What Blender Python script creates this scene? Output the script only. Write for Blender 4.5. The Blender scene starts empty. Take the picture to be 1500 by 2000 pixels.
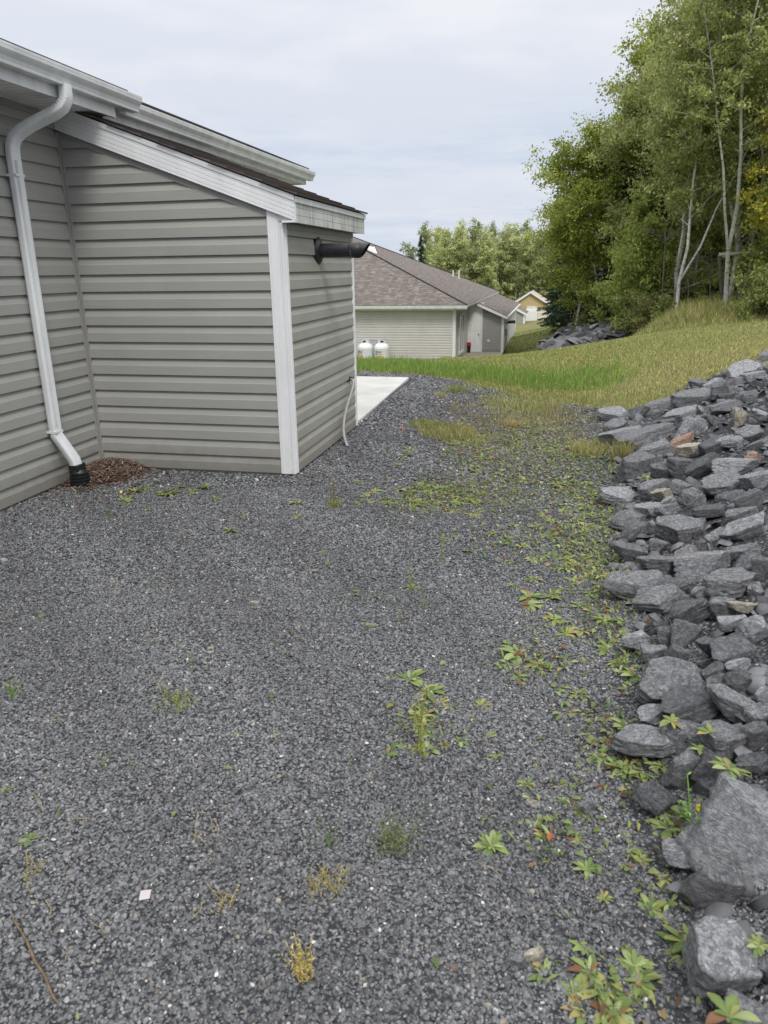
import bpy, math, random
import numpy as np
from mathutils import Vector, noise
R = math.radians
random.seed(11); rng = np.random.default_rng(11)
SC = bpy.context.scene; COL = SC.collection

# ---------------------------------------------------------------- camera
H = 1.533; FPX = 1447.28; PITCH = .3166066; ROLL = -.0143755; AZ = .2212331
def cam_axes():
    cp, sp = math.cos(PITCH), math.sin(PITCH)
    f = np.array([0, cp, -sp]); r = np.array([1., 0, 0]); u = np.cross(r, f)
    r2 = math.cos(ROLL)*r + math.sin(ROLL)*u; u2 = -math.sin(ROLL)*r + math.cos(ROLL)*u
    return r2, u2, f
CR, CU, CF = cam_axes()
cam_d = bpy.data.cameras.new('camera'); cam = bpy.data.objects.new('camera', cam_d); COL.objects.link(cam)
from mathutils import Matrix
m = Matrix([[CR[i], CU[i], -CF[i]] for i in range(3)]).to_4x4(); m.translation = (0, 0, H)
cam.matrix_world = m
cam_d.sensor_fit = 'VERTICAL'; cam_d.sensor_height = 36; cam_d.sensor_width = 27; cam_d.lens = FPX/2000*36
cam_d.clip_start = .05; cam_d.clip_end = 3000
cam_d.dof.use_dof = True; cam_d.dof.focus_distance = 6.0; cam_d.dof.aperture_fstop = 6.0
SC.camera = cam

# ---------------------------------------------------------------- world, sun, exposure
SUN_EL, SUN_AZ = R(52), R(160)        # azimuth clockwise from +Y (camera heading)
W = bpy.data.worlds.new('World'); SC.world = W; W.use_nodes = True
nt = W.node_tree; N = nt.nodes; Lk = nt.links; N.clear()
def nd(t, **k):
    n = N.new(t)
    for a, b in k.items(): setattr(n, a, b)
    return n
out = nd('ShaderNodeOutputWorld'); bg = nd('ShaderNodeBackground'); bg.inputs[1].default_value = .1
sky = nd('ShaderNodeTexSky', sky_type='NISHITA', sun_disc=False, sun_elevation=SUN_EL, sun_rotation=SUN_AZ)
tc = nd('ShaderNodeTexCoord'); sx = nd('ShaderNodeSeparateXYZ'); Lk.new(tc.outputs['Generated'], sx.inputs[0])
# overcast sheet: brighter overhead than at the horizon
ramp = nd('ShaderNodeValToRGB'); e = ramp.color_ramp.elements
e[0].position = 0; e[0].color = (.60, .63, .69, 1); e[1].position = 1; e[1].color = (1.75, 1.72, 1.70, 1)
a = e.new(.12); a.color = (.60, .632, .695, 1)
a = e.new(.30); a.color = (.685, .70, .74, 1)
a = e.new(.5); a.color = (.86, .87, .90, 1)
Lk.new(sx.outputs[2], ramp.inputs[0])
scl = nd('ShaderNodeVectorMath', operation='SCALE'); Lk.new(ramp.outputs[0], scl.inputs[0]); scl.inputs['Scale'].default_value = 10
# cloud wisps low over the horizon
mp = nd('ShaderNodeMapping'); mp.inputs['Scale'].default_value = (2.2, 2.2, 9); mp.inputs['Location'].default_value = (.3, .1, .4)
Lk.new(tc.outputs['Generated'], mp.inputs[0])
nz = nd('ShaderNodeTexNoise'); nz.inputs['Scale'].default_value = 1.6; nz.inputs['Detail'].default_value = 6; nz.inputs['Roughness'].default_value = .55
Lk.new(mp.outputs[0], nz.inputs[0])
cr = nd('ShaderNodeValToRGB'); cr.color_ramp.elements[0].position = .42; cr.color_ramp.elements[1].position = .62
cr.color_ramp.elements[0].color = (.93, .95, .98, 1); cr.color_ramp.elements[1].color = (1.05, 1.04, 1.03, 1)
Lk.new(nz.outputs[0], cr.inputs[0])
mul = nd('ShaderNodeVectorMath', operation='MULTIPLY'); Lk.new(scl.outputs[0], mul.inputs[0]); Lk.new(cr.outputs[0], mul.inputs[1])
# a darker blue-grey band of cloud just above the tree line
mp2 = nd('ShaderNodeMapping'); mp2.inputs['Scale'].default_value = (1.5, 1.5, 14); mp2.inputs['Location'].default_value = (.9, .2, .1); Lk.new(tc.outputs['Generated'], mp2.inputs[0])
nz2 = nd('ShaderNodeTexNoise'); nz2.inputs['Scale'].default_value = 2.1; nz2.inputs['Detail'].default_value = 7; nz2.inputs['Roughness'].default_value = .6; Lk.new(mp2.outputs[0], nz2.inputs[0])
c2 = nd('ShaderNodeValToRGB'); c2.color_ramp.elements[0].position = .46; c2.color_ramp.elements[1].position = .60; Lk.new(nz2.outputs[0], c2.inputs[0])
c3 = nd('ShaderNodeValToRGB'); q = c3.color_ramp.elements; q[0].position = .01; q[0].color = (0, 0, 0, 1); q[1].position = .22; q[1].color = (0, 0, 0, 1); a = q.new(.06); a.color = (1, 1, 1, 1); a = q.new(.12); a.color = (.7, .7, .7, 1); Lk.new(sx.outputs[2], c3.inputs[0])
mm = nd('ShaderNodeMath', operation='MULTIPLY'); Lk.new(c2.outputs[0], mm.inputs[0]); Lk.new(c3.outputs[0], mm.inputs[1])
dk_ = nd('ShaderNodeMixRGB', blend_type='MULTIPLY'); dk_.inputs[2].default_value = (.80, .86, .94, 1); Lk.new(mm.outputs[0], dk_.inputs[0]); Lk.new(mul.outputs[0], dk_.inputs[1])
mx = nd('ShaderNodeMixRGB'); mx.inputs[0].default_value = .96
Lk.new(sky.outputs[0], mx.inputs[1]); Lk.new(dk_.outputs[0], mx.inputs[2])
Lk.new(mx.outputs[0], bg.inputs[0]); Lk.new(bg.outputs[0], out.inputs[0])
sd = bpy.data.lights.new('sun', 'SUN'); sun = bpy.data.objects.new('sun', sd); COL.objects.link(sun)
sd.energy = 1.5; sd.angle = R(16); sd.color = (1, .96, .9)
dvec = Vector((math.sin(SUN_AZ)*math.cos(SUN_EL), math.cos(SUN_AZ)*math.cos(SUN_EL), math.sin(SUN_EL)))
sun.rotation_euler = dvec.to_track_quat('Z', 'Y').to_euler(); sun.location = dvec*50
SC.view_settings.view_transform = 'Standard'; SC.view_settings.look = 'None'; SC.view_settings.exposure = .32; SC.view_settings.gamma = 1
SC.render.engine = 'CYCLES'
try:
    SC.cycles.max_bounces = 6; SC.cycles.diffuse_bounces = 3; SC.cycles.transparent_max_bounces = 4; SC.cycles.use_denoising = True; SC.cycles.denoiser = 'OPENIMAGEDENOISE'; SC.cycles.denoising_input_passes = 'RGB_ALBEDO_NORMAL'; SC.cycles.denoising_prefilter = 'ACCURATE'
except Exception: pass

# ---------------------------------------------------------------- projection helpers (pixel -> point in the place)
def ray(x, y):
    v = (x-750)*CR - (y-1000)*CU + FPX*CF
    return v/np.linalg.norm(v)
def ground_hit(x, y, fn, tmax=200.):
    r = ray(x, y); t = np.concatenate([np.arange(.5, 12, .02), np.arange(12, tmax, .1)])
    P = np.array([0, 0, H]) + r*t[:, None]; dz = P[:, 2]-fn(P[:, 0], P[:, 1])
    k = np.argmax(dz < 0)
    return P[k] if dz[k] < 0 else None
def at_y(x, y, Y):
    r = ray(x, y); return np.array([0, 0, H]) + r*Y/r[1]
HO = np.array([-.81, 5.714, 0.]); D1 = np.array([math.sin(AZ), math.cos(AZ)]); D2 = np.array([math.cos(AZ), -math.sin(AZ)])
def uv_of(x, y):
    return (x-HO[0])*D2[0]+(y-HO[1])*D2[1], (x-HO[0])*D1[0]+(y-HO[1])*D1[1]
def xy_of(u, v): return HO[0]+u*D2[0]+v*D1[0], HO[1]+u*D2[1]+v*D1[1]

# ---------------------------------------------------------------- terrain
ctrl = []
for X in (-14, -9, -5, -2, .2):
    for Y in (-8, -3, 0, 3, 6, 9): ctrl.append((X, Y, -.02))
ctrl += [(-9, 12, -.05), (-4, 12, -.03), (-1, 12, -.03), (1, 9, -.03), (.9, 7.5, -.03), (-.4, 12, -.03), (.5, 12.5, -.08), (1.3, 12, -.07), (1.85, 10.5, -.09),
         (-.4, 14, -.06), (1.4, 14, -.1), (2.5, 14.5, -.17), (3.6, 15, -.1), (-6, 14, -.1), (5.2, 17, -.09), (7.1, 19, -.08), (9.3, 21, -.13), (10.7, 21, -.15),
         (4.62, 9, .5), (3.69, 8.2, .33), (2.95, 7.7, .2), (2.2, 7.4, 0), (1.65, 5.2, -.01), (1.15, 3.4, -.01), (.85, 2, -.01), (.7, 1.1, -.01), (.5, -1, -.01), (.3, -3, -.01),
         (2.4, 3.2, .52), (3.2, 5.2, .66), (4, 7, .62), (1.9, 1.8, .5), (1.6, 0, .48), (1.3, -3, .5), (4.5, 2, 1.05), (4, -2, 1.05), (6, 5, 1.1), (8, 9, 1.0), (12, 14, .8), (9, 0, 1.6),
         (7.2, 13, .35), (12, 8, 1.3), (18, 20, .7), (16, 26, 0), (10.5, 25, -.35), (14, 34, -.4),
         (-8, 22, -1.6), (-2, 22, -1.6), (3, 22, -1.45), (6, 24, -1.2), (-20, 36, -3.1), (-8, 36, -3.05), (-2, 36, -3.03), (3.5, 35, -3.0), (5.5, 36, -3.02), (6.6, 40, -3.02), (7.2, 38, -3.05), (8, 44, -3.2), (4, 50, -3.1), (-10, 50, -3.1),
         (8.3, 36, -2.75), (9.2, 34, -1.95), (10.4, 37, -1.6), (11.4, 42, -1.42), (13, 50, -1.9), (9, 29, -.75), (11.5, 31, -.8),
         (10.5, 55, -3.5), (11.5, 60, -3.75), (14, 72, -4.1), (12, 72, -4.3), (17.2, 80, -4.12), (15, 80, -4.1), (18.6, 88, -4.3), (16, 86, -4.25), (14, 60, -2.9), (17.5, 66, -2.9), (23, 80, -3.6), (18, 92, -4.6), (12, 100, -4.9), (25, 100, -4.6), (0, 90, -5), (-20, 80, -5),
         (-60, 60, -4), (-60, 0, -.5), (-60, 130, -6), (0, 140, -6), (60, 140, -5), (60, 60, 0), (60, 10, 2), (40, 30, .8), (0, -40, 0), (-40, -40, 0), (50, -40, 3), (150, 60, 1), (150, 250, -6), (0, 300, -6), (-150, 250, -6), (-150, 0, -1), (30, 50, -.4), (32, 72, -2)]
CT = np.array(ctrl, float)
def _phi(d2): return np.sqrt(d2+1.2)
_A = _phi(((CT[:, None, :2]-CT[None, :, :2])**2).sum(-1)); n_ = len(CT)
_M = np.zeros((n_+3, n_+3)); _M[:n_, :n_] = _A; _M[:n_, n_] = 1; _M[:n_, n_+1:] = CT[:, :2]; _M[n_, :n_] = 1; _M[n_+1:, :n_] = CT[:, :2].T
_w = np.linalg.solve(_M, np.concatenate([CT[:, 2], [0, 0, 0]]))
TOE = np.array([(-.3, -6), (.3, -3), (.5, -1), (.7, 1.15), (.75, 1.5), (.83, 2.1), (.98, 2.5), (1.16, 3.4), (1.66, 5.2), (2.25, 7.3)])
def toe_x(y): return np.interp(y, TOE[:, 1], TOE[:, 0])
def sstep(a, b, x):
    t = np.clip((x-a)/(b-a), 0, 1); return t*t*(3-2*t)
def tz(x, y):
    x = np.asarray(x, float); y = np.asarray(y, float); sh = x.shape; xf, yf = x.ravel(), y.ravel(); o = np.empty(len(xf))
    for i in range(0, len(xf), 20000):
        X, Y = xf[i:i+20000], yf[i:i+20000]
        d2 = (X[:, None]-CT[None, :, 0])**2+(Y[:, None]-CT[None, :, 1])**2
        o[i:i+20000] = _phi(d2)@_w[:n_]+_w[n_]+_w[n_+1]*X+_w[n_+2]*Y
    # the gravel yard is a levelled pad: flat up to the toe of the slope
    w = sstep(.15, -.25, xf-toe_x(yf))*sstep(12.2, 9.5, yf)
    w *= np.where(yf > 7.3, sstep(2.2, 1.2, xf-.0*yf), 1)
    o = o*(1-w)+w*(-.022+.004*np.sin(xf*1.7+1)*np.cos(yf*1.3))
    return o.reshape(sh)
def tz1(x, y): return float(tz(np.array([x]), np.array([y]))[0])

# ---------------------------------------------------------------- materials
MATS = {}
class MT:
    """a small wrapper round a Principled material"""
    def __init__(s, name, rough=.6, spec=.4, color=(.5, .5, .5)):
        s.m = bpy.data.materials.new(name); s.m.use_nodes = True; s.t = s.m.node_tree; s.N = s.t.nodes; s.L = s.t.links
        s.b = s.N['Principled BSDF']; s.b.inputs['Roughness'].default_value = rough; s.b.inputs['Specular IOR Level'].default_value = spec
        s.b.inputs['Base Color'].default_value = (*color, 1); MATS[name] = s.m
    def n(s, t, ins=None, **k):
        n = s.N.new(t)
        for a, b in k.items(): setattr(n, a, b)
        for a, b in (ins or {}).items():
            if hasattr(b, 'is_output') and b.is_output: s.L.new(b, n.inputs[a])
            else: n.inputs[a].default_value = b
        return n
    def tc(s, w='Object'): return s.n('ShaderNodeTexCoord').outputs[w]
    def mapping(s, vec, scale=(1, 1, 1), rot=(0, 0, 0)): return s.n('ShaderNodeMapping', {'Vector': vec, 'Scale': scale, 'Rotation': rot}).outputs[0]
    def noise(s, vec, scale, detail=4, rough=.55): return s.n('ShaderNodeTexNoise', {'Vector': vec, 'Scale': scale, 'Detail': detail, 'Roughness': rough}).outputs[0]
    def ramp(s, fac, stops, interp='LINEAR'):
        r = s.n('ShaderNodeValToRGB', {0: fac}); e = r.color_ramp.elements; r.color_ramp.interpolation = interp
        while len(e) < len(stops): e.new(.5)
        for i, (p, c) in enumerate(stops): e[i].position = p; e[i].color = (*c, 1) if isinstance(c, tuple) else (c, c, c, 1)
        return r.outputs[0]
    def mix(s, fac, a, b, mode='MIX'):
        n = s.N.new('ShaderNodeMixRGB'); n.blend_type = mode
        for i, v in enumerate((fac, a, b)):
            if hasattr(v, 'is_output'): s.L.new(v, n.inputs[i])
            else: n.inputs[i].default_value = v if i == 0 else (*v, 1)
        return n.outputs[0]
    def math(s, op, a, b=0.):
        n = s.N.new('ShaderNodeMath'); n.operation = op
        for i, v in enumerate((a, b)):
            if hasattr(v, 'is_output'): s.L.new(v, n.inputs[i])
            else: n.inputs[i].default_value = v
        return n.outputs[0]
    def col(s, c): s.L.new(c, s.b.inputs['Base Color'])
    def bump(s, h, dist=.01, strength=1.):
        n = s.n('ShaderNodeBump', {'Height': h, 'Distance': dist, 'Strength': strength}); s.L.new(n.outputs[0], s.b.inputs['Normal'])
    def rgh(s, c): s.L.new(c, s.b.inputs['Roughness'])

def painted(name, c, rough=.45, dirt=.12, bump=.0006, streak=True, spec=.4):
    t = MT(name, rough, spec); v = t.tc()
    n1 = t.noise(t.mapping(v, (3, 3, .8)), 2.5, 5); n2 = t.noise(v, 60, 3)
    k = t.ramp(n1, [(.3, 1-dirt), (.65, 1.)]); k2 = t.ramp(n2, [(.3, .985), (.7, 1.01)])
    t.col(t.mix(1., t.mix(1., c, k, 'MULTIPLY'), k2, 'MULTIPLY')); t.bump(t.noise(v, 7, 2), bump, .5); return t.m
# vinyl siding: faint wood grain along the course, faint uneven fading and dirt
def vinyl(name, c, alg=0.):
    t = MT(name, .5, .35); v = t.tc()
    g = t.noise(t.mapping(v, (1.2, 1.2, 110)), 1.5, 3, .5)
    blot = t.noise(v, 1.7, 5); speck = t.noise(v, 75, 2)
    base = t.mix(1., c, t.ramp(blot, [(.3, .93), (.7, 1.04)]), 'MULTIPLY')
    base = t.mix(1., base, t.ramp(g, [(.35, .955), (.65, 1.03)]), 'MULTIPLY')
    base = t.mix(t.ramp(speck, [(.73, 0.), (.78, .35)]), base, (.62, .61, .58))
    if alg: base = t.mix(t.math('MULTIPLY', t.ramp(t.noise(t.mapping(v, (2, 2, 1)), 2.2, 5), [(.45, 0.), (.75, 1.)]), alg), base, (.17, .19, .09))
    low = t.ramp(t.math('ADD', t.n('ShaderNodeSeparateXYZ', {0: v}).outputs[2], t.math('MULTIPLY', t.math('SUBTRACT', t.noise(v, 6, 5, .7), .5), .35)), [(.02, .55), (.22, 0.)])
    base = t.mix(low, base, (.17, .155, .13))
    t.col(base); t.bump(t.noise(t.mapping(v, (.8, .8, 3)), 2.2, 2), .004, .35); return t.m
vinyl('vinyl_greige', (.335, .335, .312)); vinyl('vinyl_greige_damp', (.315, .313, .283), .28); vinyl('vinyl_pale', (.56, .54, .51))
painted('white_trim', (.80, .81, .82)); painted('grey_trim', (.30, .295, .28)); painted('white_metal', (.74, .76, .77), .35, .2)
painted('white_door', (.86, .88, .89), .4, .06); painted('white_paint', (.78, .78, .77), .6, .15)
# eave fascia with black run-off streaks
t = MT('streaked_fascia', .5); v = t.tc()
s1 = t.noise(t.mapping(v, (1, 26, 1.2)), 2.2, 6, .7)
f1 = t.ramp(s1, [(.42, (.58, .59, .57)), (.54, (.36, .37, .34)), (.66, (.16, .17, .15))])
t.col(t.mix(t.ramp(t.noise(t.mapping(v, (1, 3, 3)), 1.3, 2), [(.34, .1), (.56, 1.)]), (.58, .59, .57), f1)); t.bump(t.noise(v, 40), .0005)
# asphalt shingles (uv in metres, u along the courses, v up the slope)
def shingle(name, a, b, c2):
    t = MT(name, .9, .15); uv = t.tc('UV')
    br = t.n('ShaderNodeTexBrick', {'Vector': uv, 'Scale': 1., 'Mortar Size': .006, 'Mortar Smooth': .3, 'Bias': 0., 'Brick Width': .34, 'Row Height': .17, 'Color1': (*a, 1), 'Color2': (*b, 1), 'Mortar': (.05, .045, .04, 1)}, offset=.37, offset_frequency=1, squash=.6, squash_frequency=3)
    nz = t.noise(t.mapping(uv, (1, 1, 1)), 3.1, 5); n2 = t.noise(uv, 220, 2); n3 = t.noise(t.mapping(uv, (3., 7., 1)), 1., 1)
    c = t.mix(t.ramp(n3, [(.42, 0.), (.58, .75)]), br.outputs[0], c2)
    c = t.mix(1., c, t.ramp(nz, [(.3, .85), (.7, 1.12)]), 'MULTIPLY'); c = t.mix(1., c, t.ramp(n2, [(.3, .8), (.7, 1.2)]), 'MULTIPLY')
    sp = t.n('ShaderNodeSeparateXYZ', {0: uv}).outputs[1]; row = t.math('FRACT', t.math('DIVIDE', sp, .17))
    c = t.mix(t.ramp(row, [(0., .75), (.16, 0.)]), c, (.035, .03, .03))
    t.col(c); t.bump(t.math('ADD', t.math('MULTIPLY', t.math('SUBTRACT', 1., row), .6), t.math('MULTIPLY', br.outputs[1], -.35)), .01, .8); return t.m
shingle('shingle_brown', (.165, .144, .130), (.26, .232, .212), (.12, .105, .096))
shingle('shingle_dark', (.10, .085, .078), (.15, .13, .12), (.07, .06, .058))
# tan metal-look roof and vertical boards of the far shed
t = MT('tan_boards', .7); v = t.tc(); w = t.n('ShaderNodeTexWave', {'Vector': v, 'Scale': 1.6, 'Distortion': 0.}).outputs[1]
t.col(t.mix(t.ramp(w, [(.0, .85), (.12, 0.)]), (.52, .40, .21), (.2, .15, .08)))
painted('tan_roof', (.46, .36, .30), .8)
def plain(name, c, rough=.6, spec=.4, nscale=30, var=.12, bump=.0006):
    t = MT(name, rough, spec); v = t.tc(); t.col(t.mix(1., c, t.ramp(t.noise(v, nscale, 4), [(.3, 1-var), (.7, 1+var)]), 'MULTIPLY')); t.bump(t.noise(v, nscale*2, 3), bump, .7); return t.m
plain('black_plastic', (.012, .012, .014), .38, .5); plain('black_pipe', (.018, .018, .022), .42, .5, 20, .25); plain('grey_hose', (.31, .31, .31), .5)
plain('tank_white', (.76, .78, .80), .35, .45, 12, .05, .0008); plain('ink_black', (.015, .015, .015)); plain('ink_orange', (.72, .38, .12)); plain('red_plastic', (.5, .03, .05))
plain('galvanised', (.25, .26, .27), .4); plain('glass_dark', (.06, .07, .08), .08, .6); plain('paper', (.47, .43, .44), .8, .2, 8, .04); plain('knob', (.12, .11, .1), .3)
plain('twig', (.17, .125, .08), .85, .2, 60, .35, .001); plain('dry_stem', (.36, .28, .15), .9, .2, 60, .3); plain('red_leaf', (.33, .11, .05), .8, .2, 40, .3); plain('flower_yellow', (.75, .55, .03), .7, .2, 40, .2)
t = MT('concrete', .85, .2); v = t.tc(); t.col(t.mix(1., t.ramp(t.noise(v, 2, 6), [(.3, (.47, .47, .46)), (.7, (.60, .60, .585))]), t.ramp(t.noise(v, 90, 2), [(.3, .82), (.7, 1.12)]), 'MULTIPLY')); t.bump(t.noise(v, 120, 3), .002)
plain('concrete_old', (.36, .33, .28), .9, .1, 5, .15)
# slate: blue grey, foliated, mottled; each rock tinted a little by its object colour
def slate(name, attr=False):
    t = MT(name, .62, .35); v = t.tc()
    oi = t.n('ShaderNodeObjectInfo'); v = t.n('ShaderNodeVectorMath', {0: v, 1: t.n('ShaderNodeAttribute', attribute_type='OBJECT', attribute_name='grain_scale').outputs['Vector']}, operation='MULTIPLY').outputs[0]
    vv = t.n('ShaderNodeVectorMath', {0: v, 1: t.n('ShaderNodeCombineXYZ', {0: t.math('MULTIPLY', oi.outputs['Random'], 37.)}).outputs[0]}, operation='ADD').outputs[0]
    warp = t.n('ShaderNodeVectorMath', {0: t.mapping(vv, (1, 1, 5)), 1: t.n('ShaderNodeTexNoise', {'Vector': vv, 'Scale': 3.5, 'Detail': 4}).outputs[1]}, operation='ADD').outputs[0]
    lay = t.noise(t.mapping(warp, (.8, .8, 2.6)), 5., 5, .6)
    mot = t.noise(vv, 7, 8, .7); mot2 = t.noise(vv, 24, 5, .65); fine = t.noise(vv, 150, 3, .6)
    c = t.mix(t.ramp(mot, [(.38, 0.), (.62, 1.)]), (.15, .155, .165), (.36, .366, .378))
    c = t.mix(t.ramp(lay, [(.40, .75), (.56, 0.)]), c, (.075, .079, .088))
    c = t.mix(t.ramp(mot2, [(.56, 0.), (.66, .55)]), c, (.085, .09, .10))
    c = t.mix(t.ramp(t.noise(t.mapping(warp, (.5, .5, 3.)), 6., 9, .75), [(.60, 0.), (.66, .7)]), c, (.36, .36, .36))
    c = t.mix(t.ramp(t.noise(vv, 4.1, 3), [(.66, 0.), (.8, .3)]), c, (.2, .115, .07))
    c = t.mix(1., c, t.ramp(fine, [(.3, .9), (.7, 1.1)]), 'MULTIPLY')
    c = t.mix(1., c, oi.outputs['Color'], 'MULTIPLY')
    t.col(c); h = t.math('ADD', t.math('MULTIPLY', lay, 1.), t.math('MULTIPLY', mot2, .35)); h = t.math('ADD', h, t.math('MULTIPLY', fine, .035)); t.bump(h, .02, .9); return t.m
slate('slate')
# things coloured by a per-vertex tone that belongs to the thing (leaf, chip, blade)
def toned(name, rough=.7, spec=.25, trans=0., nscale=0):
    t = MT(name, rough, spec); a = t.n('ShaderNodeAttribute', attribute_name='tone').outputs['Color']
    if nscale: a = t.mix(1., a, t.ramp(t.noise(t.tc(), nscale, 4, .6), [(.3, .78), (.7, 1.2)]), 'MULTIPLY')
    t.col(a)
    if trans:
        tr = t.n('ShaderNodeBsdfTranslucent', {'Color': a}).outputs[0]; ms = t.n('ShaderNodeMixShader', {0: trans, 1: t.b.outputs[0], 2: tr})
        t.L.new(ms.outputs[0], t.N['Material Output'].inputs[0])
    return t.m
toned('stone_chip', .75, .3, 0, 260); toned('rubble', .7, .3, 0, 22); toned('leaf', .55, .3, .45); toned('weed_leaf', .75, .2, .3, 90); toned('blade', .65, .2, .3); toned('mulch_chip', .9, .1); toned('needle', .7, .2, .12)
def bark(name, a, b, c, marks):
    t = MT(name, .85, .2); v = t.tc(); k = t.noise(t.mapping(v, (1, 1, marks)), 6, 5, .6)
    t.col(t.mix(t.ramp(t.noise(v, 2.5, 4), [(.35, 0.), (.65, .6)]), t.mix(t.ramp(k, [(.55, 0.), (.64, 1.)]), a, b), c)); t.bump(k, .01); return t.m
bark('bark_birch', (.66, .65, .62), (.07, .06, .055), (.30, .29, .26), 5); bark('bark_aspen', (.46, .46, .40), (.1, .09, .07), (.2, .19, .15), 4); bark('bark_dead', (.19, .175, .15), (.1, .09, .08), (.14, .125, .1), 1); bark('bark_dark', (.10, .085, .07), (.05, .04, .035), (.13, .11, .09), .5)

# ground: gravel, litter and lawn blended by painted mask (what grows where)
t = MT('ground', .95, .15); v = t.tc(); at = t.n('ShaderNodeAttribute', attribute_name='cover').outputs['Color']; sep = t.n('ShaderNodeSeparateColor', {0: at})
grass, soil, dry = sep.outputs[0], sep.outputs[1], sep.outputs[2]
vo = t.n('ShaderNodeTexVoronoi', {'Vector': v, 'Scale': 62., 'Randomness': 1.}); vo2 = t.n('ShaderNodeTexVoronoi', {'Vector': v, 'Scale': 34.})
tone = t.n('ShaderNodeSeparateColor', {0: vo.outputs[1]}).outputs[0]
g = t.ramp(tone, [(0., (.055, .058, .066)), (.55, (.115, .12, .13)), (.9, (.19, .195, .205)), (.985, (.42, .42, .41))])
g = t.mix(t.ramp(vo.outputs[0], [(.25, 0.), (.62, .85)]), g, (.04, .041, .045)); g = t.mix(1., g, t.ramp(t.noise(v, 1.1, 5), [(.3, .85), (.7, 1.15)]), 'MULTIPLY')
so = t.mix(t.noise(v, 30, 5), (.09, .065, .045), (.17, .14, .10))
gn = t.noise(v, 2.3, 6, .65); gn2 = t.noise(v, 45, 4, .7)
gr = t.mix(t.ramp(gn, [(.35, 0.), (.62, 1.)]), (.10, .14, .035), (.21, .215, .075)); gr = t.mix(dry, gr, t.mix(t.ramp(gn, [(.3, 0.), (.7, 1.)]), (.22, .19, .085), (.27, .235, .13)))
gr = t.mix(1., gr, t.ramp(gn2, [(.3, .6), (.7, 1.35)]), 'MULTIPLY')
edge = t.math('ADD', grass, t.math('MULTIPLY', t.math('SUBTRACT', t.noise(v, 7, 6, .7), .5), .9)); edge = t.ramp(edge, [(.42, 0.), (.58, 1.)])
sed = t.ramp(t.math('ADD', soil, t.math('MULTIPLY', t.math('SUBTRACT', t.noise(v, 11, 6, .7), .5), .9)), [(.45, 0.), (.6, .85)])
t.col(t.mix(edge, t.mix(sed, g, so), gr)); t.bump(t.math('SUBTRACT', gn2, t.math('MULTIPLY', vo.outputs[0], .9)), .02, .9)

# ---------------------------------------------------------------- mesh helpers
def tag(o, label=None, cat=None, group=None, kind=None):
    if label: o['label'] = label
    if cat: o['category'] = cat
    if group: o['group'] = group
    if kind: o['kind'] = kind
    return o
def empty(name, loc, rz=0, sc=1):
    o = bpy.data.objects.new(name, None); o.location = loc; o.rotation_euler[2] = rz; o.scale = (sc,)*3; o.empty_display_size = .2; COL.objects.link(o); return o
def mesh_np(name, V, F, mat, tone=None, parent=None, smooth=False, uv=None):
    """V (n,3); F (m,k) all the same k"""
    me = bpy.data.meshes.new(name); V = np.ascontiguousarray(V, np.float32); F = np.ascontiguousarray(F, np.int32); k = F.shape[1]
    me.vertices.add(len(V)); me.vertices.foreach_set('co', V.ravel()); me.loops.add(F.size); me.loops.foreach_set('vertex_index', F.ravel())
    me.polygons.add(len(F)); me.polygons.foreach_set('loop_start', np.arange(0, F.size, k, dtype=np.int32)); me.polygons.foreach_set('loop_total', np.full(len(F), k, np.int32))
    if smooth: me.polygons.foreach_set('use_smooth', np.ones(len(F), bool))
    me.update(calc_edges=True)
    if tone is not None:
        ca = me.color_attributes.new('tone' if tone.shape[1] == 3 else 'cover', 'FLOAT_COLOR', 'POINT'); c = np.ones((len(V), 4), np.float32); c[:, :3] = tone[:, :3]; ca.data.foreach_set('color', c.ravel())
    me.materials.append(MATS[mat]); o = bpy.data.objects.new(name, me); COL.objects.link(o)
    if parent: o.parent = parent
    return o
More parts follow.
